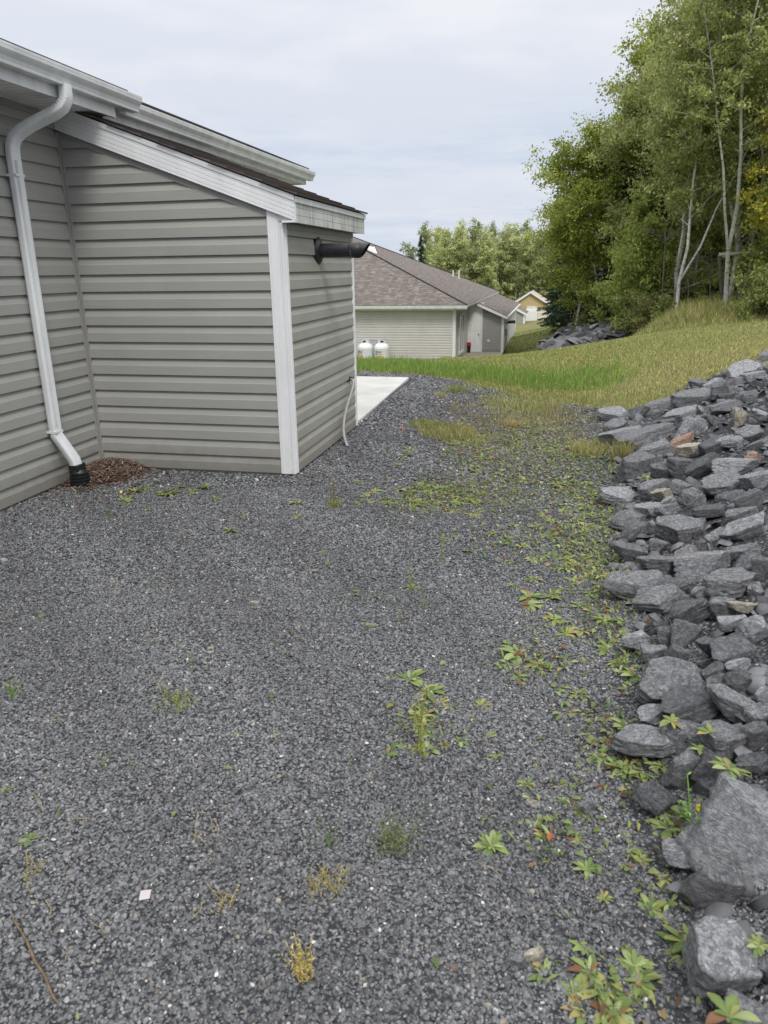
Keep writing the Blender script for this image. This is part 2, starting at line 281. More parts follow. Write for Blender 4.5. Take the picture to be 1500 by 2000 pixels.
class MB:
    def __init__(s): s.v = []; s.f = []; s.uv = {}
    def add(s, vs, fs, uvs=None):
        b = len(s.v); s.v += [tuple(map(float, p)) for p in vs]
        for i, f in enumerate(fs):
            if uvs: s.uv[len(s.f)] = uvs[i]
            s.f.append(tuple(b+k for k in f))
    def box(s, a, b):
        x0, y0, z0 = a; x1, y1, z1 = b
        s.add([(x0, y0, z0), (x1, y0, z0), (x1, y1, z0), (x0, y1, z0), (x0, y0, z1), (x1, y0, z1), (x1, y1, z1), (x0, y1, z1)], [(0, 3, 2, 1), (4, 5, 6, 7), (0, 1, 5, 4), (1, 2, 6, 5), (2, 3, 7, 6), (3, 0, 4, 7)])
    def hexa(s, p): s.add(p, [(0, 3, 2, 1), (4, 5, 6, 7), (0, 1, 5, 4), (1, 2, 6, 5), (2, 3, 7, 6), (3, 0, 4, 7)])
    def extrude(s, prof, A, B, closed=True):
        """prof: list of (offset vectors); swept from point A to point B"""
        A = np.array(A, float); B = np.array(B, float); n = len(prof); P = [A+np.array(p) for p in prof]+[B+np.array(p) for p in prof]
        fs = [(i, (i+1) % n, n+(i+1) % n, n+i) for i in range(n if closed else n-1)]
        if closed: fs += [tuple(range(n))[::-1], tuple(range(n, 2*n))]
        s.add(P, fs)
    def tube(s, pts, rad, seg=10, cap=True, sq=None):
        pts = [np.array(p, float) for p in pts]; rad = rad if hasattr(rad, '__len__') else [rad]*len(pts); rings = []; up = None
        for i, p in enumerate(pts):
            d = pts[min(i+1, len(pts)-1)]-pts[max(i-1, 0)]; d /= np.linalg.norm(d)+1e-9
            if up is None: up = np.array([0, 0, 1.]) if abs(d[2]) < .9 else np.array([1., 0, 0])
            x = np.cross(up, d); x /= np.linalg.norm(x)+1e-9; y = np.cross(d, x); up = y
            ring = []
            for k in range(seg):
                a = 2*math.pi*k/seg; c, s_ = math.cos(a), math.sin(a)
                if sq: c = math.copysign(abs(c)**.35, c)*sq[0]; s_ = math.copysign(abs(s_)**.35, s_)*sq[1]
                ring.append(p+(x*c+y*s_)*rad[i])
            rings.append(ring)
        V = [q for r in rings for q in r]; F = []
        for i in range(len(pts)-1):
            for k in range(seg): F.append((i*seg+k, i*seg+(k+1) % seg, (i+1)*seg+(k+1) % seg, (i+1)*seg+k))
        if cap: F += [tuple(range(seg))[::-1], tuple((len(pts)-1)*seg+k for k in range(seg))]
        s.add(V, F)
    def lathe(s, prof, c=(0, 0, 0), seg=24, axis='z'):
        V = []; F = []; n = len(prof)
        for r, z in prof:
            for k in range(seg):
                a = 2*math.pi*k/seg; p = (r*math.cos(a), r*math.sin(a), z)
                if axis == 'x': p = (z, r*math.cos(a), r*math.sin(a))
                V.append((p[0]+c[0], p[1]+c[1], p[2]+c[2]))
        for i in range(n-1):
            for k in range(seg): F.append((i*seg+k, i*seg+(k+1) % seg, (i+1)*seg+(k+1) % seg, (i+1)*seg+k))
        s.add(V, F)
    def plane(s, P, uvs=None): s.add(P, [tuple(range(len(P)))], [uvs] if uvs else None)
    def build(s, name, mat, parent=None, bevel=0, smooth=False, loc=None):
        me = bpy.data.meshes.new(name); me.from_pydata(s.v, [], s.f); me.materials.append(MATS[mat])
        if s.uv:
            ul = me.uv_layers.new(name='UVMap')
            for pi, uvs in s.uv.items():
                p = me.polygons[pi]
                for li, q in zip(p.loop_indices, uvs): ul.data[li].uv = q
        me.update(); o = bpy.data.objects.new(name, me); COL.objects.link(o)
        if parent: o.parent = parent
        if smooth:
            for p in me.polygons: p.use_smooth = True
        if bevel:
            b = o.modifiers.new('b', 'BEVEL'); b.width = bevel; b.segments = 2; b.limit_method = 'ANGLE'; b.angle_limit = R(35)
        if smooth:
            es = o.modifiers.new('es', 'EDGE_SPLIT'); es.split_angle = R(50)
        if loc: o.location = loc
        return o
def copy_tree(o, parent=None):
    c = o.copy(); COL.objects.link(c)
    if parent: c.parent = parent
    for ch in o.children: copy_tree(ch, c)
    return c

CO = .127   # one siding course
def siding(mb, a, d, nrm, L, z0, z1, top=None, co=CO, proud=.019, x0=0., phase=0.):
    """courses along d from a; nrm outward; top(z)->(xa,xb) clips each height"""
    a = np.array([a[0], a[1]], float); d = np.array(d, float); nrm = np.array(nrm, float)
    lv = [(0, -.0025), (.0001, proud), (.54, proud-.001), (.575, proud-.004), (.955, -.001), (1., -.0025)]
    n = int(math.ceil((z1-z0)/co))
    def P(x, off, z): q = a+d*x+nrm*off; return (q[0], q[1], z)
    for k in range(n):
        for (f0, o0), (f1, o1) in zip(lv[:-1], lv[1:]):
            za = z0+(k+f0)*co; zb = z0+(k+f1)*co
            if za >= z1: break
            zb = min(zb, z1); xa0, xb0 = (x0, L) if not top else top(za); xa1, xb1 = (x0, L) if not top else top(zb)
            if xb0 <= xa0 and xb1 <= xa1: continue
            mb.add([P(xa0, o0, za), P(xb0, o0, za), P(xb1, o1, zb), P(xa1, o1, zb)], [(0, 1, 2, 3)])

# ---------------------------------------------------------------- near house (local u right, v away, z up)
house = tag(empty('house', (HO[0], HO[1], 0), -AZ), 'greige vinyl-sided house beside the gravel with a white-trimmed lean-to and dripping downspout'.replace('dripping ', ''), 'house')
UW = -1.606; US = .105; VS = 1.93; SL = .369
def rk(u): return 1.872-SL*(u-.213)      # lower edge of the rake board
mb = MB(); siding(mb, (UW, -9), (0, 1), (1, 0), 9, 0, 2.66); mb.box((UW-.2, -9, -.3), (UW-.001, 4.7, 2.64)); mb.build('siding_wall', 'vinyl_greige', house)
mb = MB()
def tp(z):
    um = .213-(z-1.872+.045)/SL
    return (UW, min(0.004, um))
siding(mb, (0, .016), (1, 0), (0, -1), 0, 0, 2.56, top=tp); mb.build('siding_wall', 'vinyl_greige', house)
for (u_, k_) in ((-1.02, 3), (-.55, 7), (-.83, 11), (-.30, 5), (-1.25, 9)): mb = MB(); z_ = k_*CO; mb.add([(u_, -.0045, z_+.001), (u_+.0035, -.0045, z_+.001), (u_+.0035, -.0035, z_+CO*.54), (u_, -.0035, z_+CO*.54)], [(0, 1, 2, 3)]); mb.add([(u_, -.0045, z_), (u_, -.0035, z_+CO*.54), (u_, .01, z_+CO*.54), (u_, .01, z_)], [(0, 1, 2, 3)]); mb.build('siding_seam', 'vinyl_greige', house)
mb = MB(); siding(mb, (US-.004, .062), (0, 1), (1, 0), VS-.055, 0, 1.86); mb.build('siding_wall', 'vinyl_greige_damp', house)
mb = MB(); mb.hexa([(UW, .03, -.3), (US-.03, .03, -.3), (US-.03, VS, -.3), (UW, VS, -.3), (UW, .03, 2.5), (US-.03, .03, 1.86), (US-.03, VS, 1.86), (UW, VS, 2.5)]); mb.box((UW+.02, .02, -.3), (US-.012, VS, -.001)); mb.build('foundation', 'concrete_old', house)
mb = MB(); mb.box((0, -.006, -.004), (.082, .03, 1.96)); mb.box((.082, .004, -.004), (.1, .03, 1.95)); mb.box((.1, -.006, -.004), (.118, .03, 1.86)); mb.box((.104, .03, -.004), (.122, .072, 1.86)); mb.box((.02, -.0085, -.002), (.028, -.006, 1.93)); mb.build('corner_post', 'white_trim', house, .003)
mb = MB(); mb.box((.095, VS-.02, -.004), (.122, VS+.045, 1.86)); mb.box((.03, VS+.02, -.004), (.095, VS+.045, 1.86)); mb.build('corner_post', 'white_trim', house, .003)
mb = MB(); mb.box((UW-.004, -.032, 0), (UW+.026, .02, 2.52)); mb.box((UW+.026, -.012, 0), (UW+.04, .02, 2.52)); mb.build('inner_corner_trim', 'grey_trim', house, .002)
# grey channel under the rake
mb = MB(); pr = [(0, 0, 0), (0, -.014, 0), (0, -.014, -.048), (0, 0, -.048)]
mb.extrude([(p[0], p[1], p[2]) for p in pr], (UW+.02, .012, rk(UW+.02)), (.0, .012, rk(0))); mb.build('rake_channel', 'grey_trim', house)
# rake board: five shallow ribs and a drip edge
mb = MB(); hb = .166
prof = [(0, 0, 0), (0, -.030, 0)]
for i in range(4):
    z = .012+i*.031; prof += [(0, -.030, z), (0, -.0275, z+.002), (0, -.0275, z+.005), (0, -.030, z+.007)]
prof += [(0, -.030, .128), (0, -.036, .130), (0, -.040, .166), (0, 0, .166)]
mb.extrude(prof, (-1.63, 0, rk(-1.63)), (.222, 0, rk(.222))); mb.build('rake_board', 'white_trim', house)
mb = MB(); mb.box((.12, -.03, 1.858), (.222, .0, 1.872)); mb.add([(.06, -.002, 1.872), (.222, -.002, 1.872), (.222, -.002, 1.9), (.06, -.002, 1.93)], [(0, 1, 2, 3)]); mb.build('rake_return', 'white_trim', house)
# eave fascia along the low side
mb = MB(); prof = [(-.02, 0, 0), (0, 0, 0)]
for z in (.045, .095): prof += [(0, 0, z), (-.003, 0, z+.002), (-.003, 0, z+.005), (0, 0, z+.007)]
prof += [(0, 0, .128), (.006, 0, .130), (.009, 0, .170), (-.02, 0, .172)]
mb.extrude(prof, (.218, -.028, 1.859), (.218, 2.035, 1.859)); mb.build('eave_fascia', 'streaked_fascia', house)
mb = MB(); mb.extrude([(.009, 0, .132), (.0125, 0, .132), (.016, 0, .17), (.009, 0, .172)], (.218, -.03, 1.859), (.218, 2.04, 1.859)); mb.build('drip_edge', 'white_metal', house)
mb = MB(); mb.box((.1, -.0, 1.864), (.214, 2.03, 1.872)); mb.box((US-.02, .07, 1.82), (US+.022, VS, 1.862)); mb.build('soffit', 'grey_trim', house)
# lean-to roof: stepped shingle courses so that the edge reads as layered
def shingle_slab(mb, c0, c1, up, rows, th=.006, exp=.135):
    """c0->c1 along the eave, up = vector per metre upslope; overlapping courses"""
    c0 = np.array(c0, float); c1 = np.array(c1, float); up = np.array(up, float); L = np.linalg.norm(c1-c0); nrm = np.cross(c1-c0, up); nrm /= np.linalg.norm(nrm)
    if nrm[2] < 0: nrm = -nrm
    for k in range(rows):
        a = up*exp*k; b = up*(exp*(k+1)+.012); n0 = nrm*(th*2.2); n1 = nrm*th*.3
        j = .006*math.sin(k*2.1)*(c0-c1)/L
        P = [c0+a+j, c1+a, c1+b, c0+b+j, c0+a+n0+j, c1+a+n0, c1+b+n1, c0+b+n1+j]
        s = exp*k
        mb.add(P, [(0, 3, 2, 1), (4, 5, 6, 7), (0, 1, 5, 4), (1, 2, 6, 5), (2, 3, 7, 6), (3, 0, 4, 7)], [[(0, s)]*4, [(0, s), (L, s), (L, s+exp), (0, s+exp)]]+[[(0, s+.05)]*4]*4)
ln = math.hypot(1, SL); upv = np.array([-1, 0, SL])/ln
mb = MB(); mb.hexa([(.225, -.03, 2.030), (.225, 2.035, 2.030), (-1.62, 2.035, 2.711), (-1.62, -.03, 2.711), (.225, -.03, 2.037), (.225, 2.035, 2.037), (-1.62, 2.035, 2.718), (-1.62, -.03, 2.718)]); mb.build('roof_deck', 'shingle_dark', house)
mb = MB(); shingle_slab(mb, (.246, -.052, 2.036), (.246, 2.06, 2.036), upv, 14, .007); mb.build('lean_to_roof', 'shingle_dark', house)
# main eave: soffit, fascia, gutters, roof edge
mb = MB(); mb.box((UW, -9, 2.642), (-1.225, .17, 2.652)); mb.box((UW, .17, 2.652), (-1.33, 5.0, 2.66))
for i in range(120):
    v0 = -8.9+i*.075
    if v0 > .15: break
    mb.box((UW+.03, v0, 2.639), (-1.24, v0+.012, 2.6425))
for i in range(62): mb.box((UW+.03, .2+i*.075, 2.649), (-1.34, .212+i*.075, 2.6525))
mb.build('soffit', 'white_paint', house)
mb = MB(); mb.box((UW+.0, -9, 2.60), (UW+.03, .0, 2.642)); mb.build('frieze_trim', 'grey_trim', house)
mb = MB(); mb.box((-1.226, -9, 2.628), (-1.206, .175, 2.81)); mb.box((-1.33, .175, 2.632), (-1.312, 5.02, 2.81)); mb.box((-1.6, 5.0, 2.632), (-1.312, 5.02, 2.81)); mb.build('fascia', 'white_metal', house)
def gutter(u, va, vb, zt, name='gutter'):
    # K style: back, flat bottom, ogee front, rolled lip
    pr = [(-.105, 0, 0), (-.105, 0, -.105), (-.038, 0, -.105), (-.036, 0, -.098), (-.036, 0, -.088), (-.028, 0, -.066), (-.012, 0, -.048), (-.003, 0, -.035), (-.001, 0, -.018), (0, 0, -.016), (.001, 0, -.001), (-.012, 0, 0), (-.012, 0, -.004), (-.004, 0, -.014), (-.006, 0, -.034), (-.016, 0, -.046), (-.031, 0, -.063), (-.04, 0, -.1), (-.1, 0, -.1), (-.1, 0, 0)]
    mb = MB(); mb.extrude(pr, (u, va, zt), (u, vb, zt)); n = len(pr)
    for v_, s_ in ((va, -.0015), (vb, .0015)):
        cap = [(u+p[0], v_+s_, zt+p[2]) for p in pr[:11]]; mb.add(cap, [tuple(range(11))])
    return mb.build(name, 'white_metal', house)
gutter(-1.103, -9, .405, 2.804); gutter(-1.206, .30, 5.12, 2.790)
mb = MB(); shingle_slab(mb, (-1.182, -9, 2.828), (-1.182, .34, 2.828), upv, 30, .006); shingle_slab(mb, (-1.272, .3, 2.822), (-1.272, 5.05, 2.822), upv, 26, .006); mb.build('main_roof', 'shingle_dark', house)
mb = MB(); mb.add([(-1.3, 5.0, 2.82), (-1.3, -9, 2.82), (-6.3, -9, 4.66), (-6.3, 0, 4.66)], [(0, 1, 2, 3)], [[(0, 0), (14, 0), (14, 5.3), (5, 5.3)]]); mb.add([(-1.3, 5.0, 2.82), (-6.3, 0, 4.66), (-11.3, 5.0, 2.82)], [(0, 1, 2)], [[(0, 0), (5, 5.3), (10, 0)]]); mb.build('roof_plane', 'shingle_dark', house)
# downspout with its elbows
ds = MB(); px, pv = UW+.062, -.60
path = [(-1.155, -.50, 2.71), (-1.155, -.50, 2.66), (-1.160, -.503, 2.615), (-1.185, -.512, 2.575), (-1.225, -.525, 2.548), (-1.30, -.545, 2.515), (-1.40, -.572, 2.47), (-1.47, -.588, 2.432), (-1.515, -.597, 2.395), (-1.538, -.6, 2.345), (px, pv, 2.29), (px, pv, 1.6), (px, pv, 1.0), (px, pv, .42), (px+.004, pv, .385), (px+.022, pv+.01, .345), (px+.06, pv+.035, .25), (px+.085, pv+.05, .19), (px+.093, pv+.055, .14)]
ds.tube(path, 1., 20, True, (.042, .03))
dso = ds.build('downspout', 'white_metal', house, 0, True)
mb = MB()
for k in range(-2, 3):     # ribs of the straight run, front face
    mb.box((px+.026, pv+k*.013-.002, .46), (px+.0325, pv+k*.013+.002, 2.26)) if k != 0 else None
for s_ in (-1, 1):
    for k in (-1, 1): mb.box((px+k*.012-.002, pv+s_*.040-.003, .46), (px+k*.012+.002, pv+s_*.040+.003, 2.26))
mb.build('rib', 'white_metal', dso)
for z_ in (.405, 2.16): mb = MB(); mb.box((px-.06, pv-.046, z_), (px+.034, pv+.046, z_+.015)); mb.build('strap', 'white_metal', dso)
mb = MB()
for k in range(9):
    i = k/8; a = np.array([-1.150, -.50, 2.635])*(1-i)+np.array([-1.262, -.535, 2.528])*i; c = (np.array([-1.23, -.52, 2.66])-a); c /= np.linalg.norm(c)
    mb.tube([a-c*.034+np.array([0, -.040, .0]), a+c*.012+np.array([0, -.042, .0])], .0026, 5)
mb.build('crimp', 'white_trim', dso)
mb = MB(); bx, bv = px+.095, pv+.058
mb.tube([(bx, bv, .15), (bx+.004, bv+.001, .10)], 1., 20, True, (.056, .046))
mb.lathe([(.05, .105), (.055, .10), (.06, .085), (.068, .08), (.068, .068), (.060, .064), (.072, .058), (.072, .044), (.062, .04), (.075, .034), (.075, .02), (.064, .016), (.078, .01), (.078, -.03)], (bx+.012, bv+.0, .01), 28)
mb.build('drain_boot', 'black_plastic', dso, 0, True)
# exhaust vent
ve = empty('exhaust_vent', (US+.01, .835, 1.685)); ve.parent = house
mb = MB(); mb.lathe([(.0, .03), (.066, .03), (.072, .026), (.098, .016), (.108, .006), (.11, -.02)], (0, 0, 0), 36, 'x'); mb.build('wall_plate', 'black_pipe', ve, 0, True)
mb = MB(); mb.lathe([(.056, .02), (.056, .27), (.060, .272), (.061, .276), (.061, .36), (.059, .364), (.056, .366)], (0, 0, 0), 40, 'x')
for k in range(40):
    pass
mb.build('pipe', 'black_pipe', ve, 0, True)
mb = MB(); V = []; seg = 40                     # slanted snout
for r_, back in ((.0555, 0), (.0525, 0)):
    for k in range(seg):
        a = 2*math.pi*k/seg; V.append((.360, r_*math.cos(a), r_*math.sin(a)))
    for k in range(seg):
        a = 2*math.pi*k/seg; V.append((.405+.038*math.sin(a), r_*math.cos(a), r_*math.sin(a)))
F = []
for k in range(seg):
    q = (k+1) % seg; F += [(k, q, seg+q, seg+k), (2*seg+k, 3*seg+k, 3*seg+q, 2*seg+q), (seg+k, seg+q, 3*seg+q, 3*seg+k)]
mb.add(V, F)
for z in (-.048, -.039): mb.box((.315, -.03, z-.002), (.355, .03, z+.001))
mb.build('snout', 'black_pipe', ve, 0, True)
mb = MB()
for a in (.4, .9): mb.lathe([(0, .003), (.004, .002), (.004, -.004)], (.30, 0, 0), 8); 
mb = MB()
for k in range(4):
    a = -1.2+k*.35; mb.box((.288, math.cos(a+3.14)*.0605-.003, math.sin(a)*.0605-.003), (.294, math.cos(a+3.14)*.0605+.003, math.sin(a)*.0605+.003))
mb.build('screw', 'galvanised', ve)
mb = MB()
for k in range(3): mb.box((.318, -.028, -.0605-.0008*k), (.352, .028, -.0585))
mb.build('air_slot', 'knob', ve)
# grey flexible drain hose
hs = empty('drain_hose', (0, 0, 0)); hs.parent = house
mb = MB(); hp = [(US+.02, 1.70, .51), (US+.055, 1.665, .5), (US+.075, 1.60, .46), (US+.072, 1.50, .38), (US+.06, 1.38, .27), (US+.065, 1.26, .16), (US+.10, 1.13, .07), (US+.16, 1.03, -.02)]
P = []
for i in range(len(hp)-1):
    p0 = np.array(hp[max(i-1, 0)]); p1 = np.array(hp[i]); p2 = np.array(hp[i+1]); p3 = np.array(hp[min(i+2, len(hp)-1)])
    for s_ in np.linspace(0, 1, 8, endpoint=False): P.append(.5*((2*p1)+(-p0+p2)*s_+(2*p0-5*p1+4*p2-p3)*s_*s_+(-p0+3*p1-3*p2+p3)*s_**3))
mb.tube(P, .0125, 12); mb.build('hose', 'grey_hose', hs, 0, True)
mb = MB(); mb.lathe([(0, .032), (.02, .03), (.022, .02), (.016, .018), (.016, .01), (.026, .008), (.026, -.006)], (US+.012, 1.70, .512), 20, 'x'); mb.build('bushing', 'black_plastic', hs, 0, True)

# concrete slab beyond the lean-to
sl = MB(); sl.hexa([(-3, VS+.06, -.12), (.085, VS+.06, -.12), (-.01, 5.55, -.14), (-3, 5.62, -.14), (-3, VS+.06, .012), (.085, VS+.06, .012), (-.01, 5.55, -.002), (-3, 5.62, -.002)])
o = sl.build('concrete_slab', 'concrete', None, .01); o.location = (HO[0], HO[1], 0); o.rotation_euler[2] = -AZ; tag(o, 'pale new concrete pad on the gravel behind the lean-to', 'concrete pad')

# ---------------------------------------------------------------- neighbouring house (frame 2)
def F2(u, v): return
nb = tag(empty('neighbour_house', (6.77, 42.5, -3.01), -AZ), 'long low house with brown shingle hip roof behind the grass strip', 'house')
mb = MB(); siding(mb, (-26, -5.66), (1, 0), (0, -1), 24.05, 0, 2.66, proud=.02); mb.build('siding_wall', 'vinyl_pale', nb)
mb = MB(); siding(mb, (-1.95, -5.66), (0, 1), (1, 0), 5.66, 0, 2.66, proud=.02); siding(mb, (-1.95, 0), (0, 1), (1, 0), 15, 0, 2.9, proud=.02); mb.build('siding_wall', 'vinyl_pale', nb)
mb = MB(); mb.box((-26, -5.63, -.6), (-1.98, 15, 2.7)); mb.build('foundation', 'concrete_old', nb)
mb = MB(); mb.box((-2.07, -5.69, -.1), (-1.92, -5.55, 2.6)); mb.build('corner_post', 'white_trim', nb)
mb = MB(); mb.box((-26, -6.1, 2.62), (-1.45, -5.65, 2.64)); mb.box((-1.96, -6.1, 2.62), (-1.45, 15.4, 2.64)); mb.build('soffit', 'white_paint', nb)
mb = MB(); mb.extrude([(0, 0, 0), (0, -.04, 0), (0, -.1, .06), (0, -.12, .2), (0, 0, .2)], (-26, -6.08, 2.64), (-1.33, -6.08, 2.64)); mb.build('gutter', 'white_metal', nb)
mb = MB(); mb.extrude([(0, 0, 0), (.04, 0, 0), (.1, 0, .05), (.12, 0, .15), (0, 0, .15)], (-1.45, -6.15, 2.68), (-1.45, 15.4, 2.68)); mb.build('gutter', 'white_metal', nb)
PT = .415; e0u, e0v, ez = -1.36, -6.15, 2.86; Lh = 21.6; hw = Lh/2; apx = e0u-hw
mb = MB(); zt_ = ez+PT*hw; sl_ = math.hypot(1, PT)
mb.add([(e0u, e0v, ez), (e0u, e0v+Lh, ez), (apx, e0v+hw, zt_)], [(0, 1, 2)], [[(0, 0), (Lh, 0), (hw, hw*sl_)]])
mb.add([(e0u-2*hw-4, e0v, ez), (e0u, e0v, ez), (apx, e0v+hw, zt_), (apx-4, e0v+hw, zt_)], [(0, 1, 2, 3)], [[(-2*hw-4, 0), (0, 0), (-hw, hw*sl_), (-hw-4, hw*sl_)]])
mb.add([(e0u, e0v+Lh, ez), (e0u-2*hw-4, e0v+Lh, ez), (apx-4, e0v+hw, zt_), (apx, e0v+hw, zt_)], [(0, 1, 2, 3)], [[(0, 0), (20, 0), (10, 9), (0, 9)]])
mb.build('roof', 'shingle_brown', nb)
mb = MB(); mb.tube([(e0u, e0v, ez+.015), (apx, e0v+hw, zt_+.02)], .035, 6); mb.tube([(e0u, e0v+Lh, ez+.015), (apx, e0v+hw, zt_+.02)], .035, 6); mb.build('hip_cap', 'shingle_dark', nb)
rv = MB(); rv.add([(-8.9, 1.36, 5.42), (-7.42, 1.36, 5.42), (-8.2, 1.5, 5.85)], [(0, 1, 2)]); rv.add([(-8.9, 1.36, 5.42), (-8.2, 1.5, 5.85), (-8.2, 4, 5.85)], [(0, 1, 2)]); rv.add([(-7.42, 1.36, 5.42), (-8.2, 4, 5.85), (-8.2, 1.5, 5.85)], [(0, 1, 2)]); rv.build('roof_vent', 'white_paint', nb)
for u_ in (-3.85, -3.45):
    mb = MB(); mb.tube([(u_-.3, 10.3, 3.8), (u_-.3, 10.3, 4.42)], .05, 8); mb.build('vent_pipe', 'white_paint', nb)
# window on the recessed side wall
wd = empty('window', (-1.93, -3.2, 0)); wd.parent = nb
mb = MB(); mb.box((0, -1.1, .35), (.05, -1.0, 2.3)); mb.box((0, .75, .35), (.05, .85, 2.3)); mb.box((0, -1.1, 2.2), (.05, .85, 2.32)); mb.box((0, -1.1, .3), (.07, .85, .4)); mb.box((0, -.05, .4), (.045, .05, 2.2)); mb.box((0, -1., 1.25), (.045, .75, 1.33)); mb.build('frame', 'white_paint', wd)
mb = MB(); mb.box((0, -1., .4), (.02, .75, 2.2)); mb.build('pane', 'glass_dark', wd)
# entry: slab, door, lean-to
mb = MB(); siding(mb, (-1.97, 0), (1, 0), (0, -1), .9, 0, 2.7, proud=.002); mb.build('door_wall', 'white_paint', nb)
dr = empty('door', (-1.96, -.03, .02)); dr.parent = nb
mb = MB(); mb.box((0, -.02, 0), (.72, .02, 2.42)); 
for a_, b_ in ((.08, .33), (.39, .64)):
    for c_, d_ in ((.25, .95), (1.15, 1.65), (1.75, 2.25)):
        mb.box((a_, -.028, c_), (b_, -.02, d_)); mb.box((a_+.05, -.036, c_+.06), (b_-.05, -.028, d_-.06))
mb.build('panel', 'white_door', dr); mb = MB(); mb.lathe([(0, -.09), (.035, -.08), (.04, -.05), (.02, -.03), (.02, 0)], (.64, -.05, 1.0), 10); mb.build('knob', 'knob', dr)
mb = MB(); mb.box((-1.24, -.06, 0), (-1.12, .01, 2.5)); mb.box((-1.97, -.05, 2.44), (-1.24, .01, 2.55)); mb.build('door_trim', 'white_trim', nb)
mb = MB(); SL2 = .45
siding(mb, (0, 0), (1, 0), (0, -1), 0, 0, 2.5, top=lambda z: (-1.12, min(-.03, -(z-1.93)/SL2)), proud=.018); mb.build('siding_wall', 'vinyl_greige', nb)
mb = MB(); siding(mb, (.06, .02), (0, 1), (1, 0), 13.9, 0, 1.95, proud=.018); mb.build('siding_wall', 'vinyl_pale', nb)
mb = MB(); mb.box((-.06, -.03, -.1), (.08, .04, 1.95)); mb.build('corner_post', 'white_trim', nb)
mb = MB(); mb.hexa([(-1.45, -.3, 2.56), (.25, -.3, 1.82), (.25, -.26, 1.82), (-1.45, -.26, 2.56), (-1.45, -.3, 2.76), (.25, -.3, 2.0), (.25, -.26, 2.0), (-1.45, -.26, 2.76)]); mb.build('rake_board', 'white_trim', nb)
mb = MB(); mb.add([(.28, -.32, 2.0), (.28, 14.2, 2.0), (-1.6, 14.2, 2.84), (-1.6, -.32, 2.84)], [(0, 1, 2, 3)], [[(0, 0), (14.5, 0), (14.5, 2.1), (0, 2.1)]]); mb.add([(.28, -.32, 1.98), (.28, 14.2, 1.98), (-1.6, 14.2, 2.82), (-1.6, -.32, 2.82)], [(3, 2, 1, 0)], [[(0, 0)]*4]); mb.build('lean_to_roof', 'shingle_brown', nb)
mb = MB(); mb.extrude([(0, 0, 0), (.05, 0, 0), (.1, 0, .05), (.12, 0, .14), (0, 0, .14)], (.25, -.3, 1.86), (.25, 14.2, 1.86)); mb.build('gutter', 'white_metal', nb)
mb = MB(); mb.box((-.83, -.03, .58), (-.7, -.0, .7)); mb.build('outlet_cover', 'white_paint', nb)
mb = MB(); mb.tube([(.3, .1, 1.9), (.3, .1, 1.75), (.18, .12, 1.65)], .05, 8); mb.build('downspout_elbow', 'white_metal', nb)
mb = MB(); mb.tube([(.1, 1.5, 1.55), (.62, 1.5, 1.58)], .09, 12); mb.build('exhaust_vent', 'black_pipe', nb)
mb = MB(); mb.box((.07, .9, .8), (.22, 1.15, 1.2)); mb.tube([(.15, 1, .8), (.13, 1, .1)], .03, 6); mb.tube([(.15, 1.1, .8), (.3, 1.2, .05)], .015, 6); mb.build('meter_box', 'galvanised', nb)
mb = MB(); mb.box((-1.93, -3.73, -.15), (.1, -.0, .015)); mb.build('door_slab', 'concrete_old', nb)
def w2(u, v, z): return (6.77+u*D2[0]+v*D1[0], 42.5+u*D2[1]+v*D1[1], -3.01+z)
mb = MB(); mb.lathe([(0, 0), (.12, 0), (.15, .42), (0, .42)], (0, 0, 0), 16); bk = empty('ash_bucket', w2(-1.80, -.5, .02)); bk.scale = (.7, .7, .9); mb.build('bin', 'black_plastic', bk); tag(bk, 'black bin with red top standing by the neighbour\'s white door', 'bin')
mb = MB(); mb.lathe([(.15, .42), (.17, .44), (.17, .62), (0, .64)], (0, 0, 0), 16); mb.build('lid', 'red_plastic', bk)
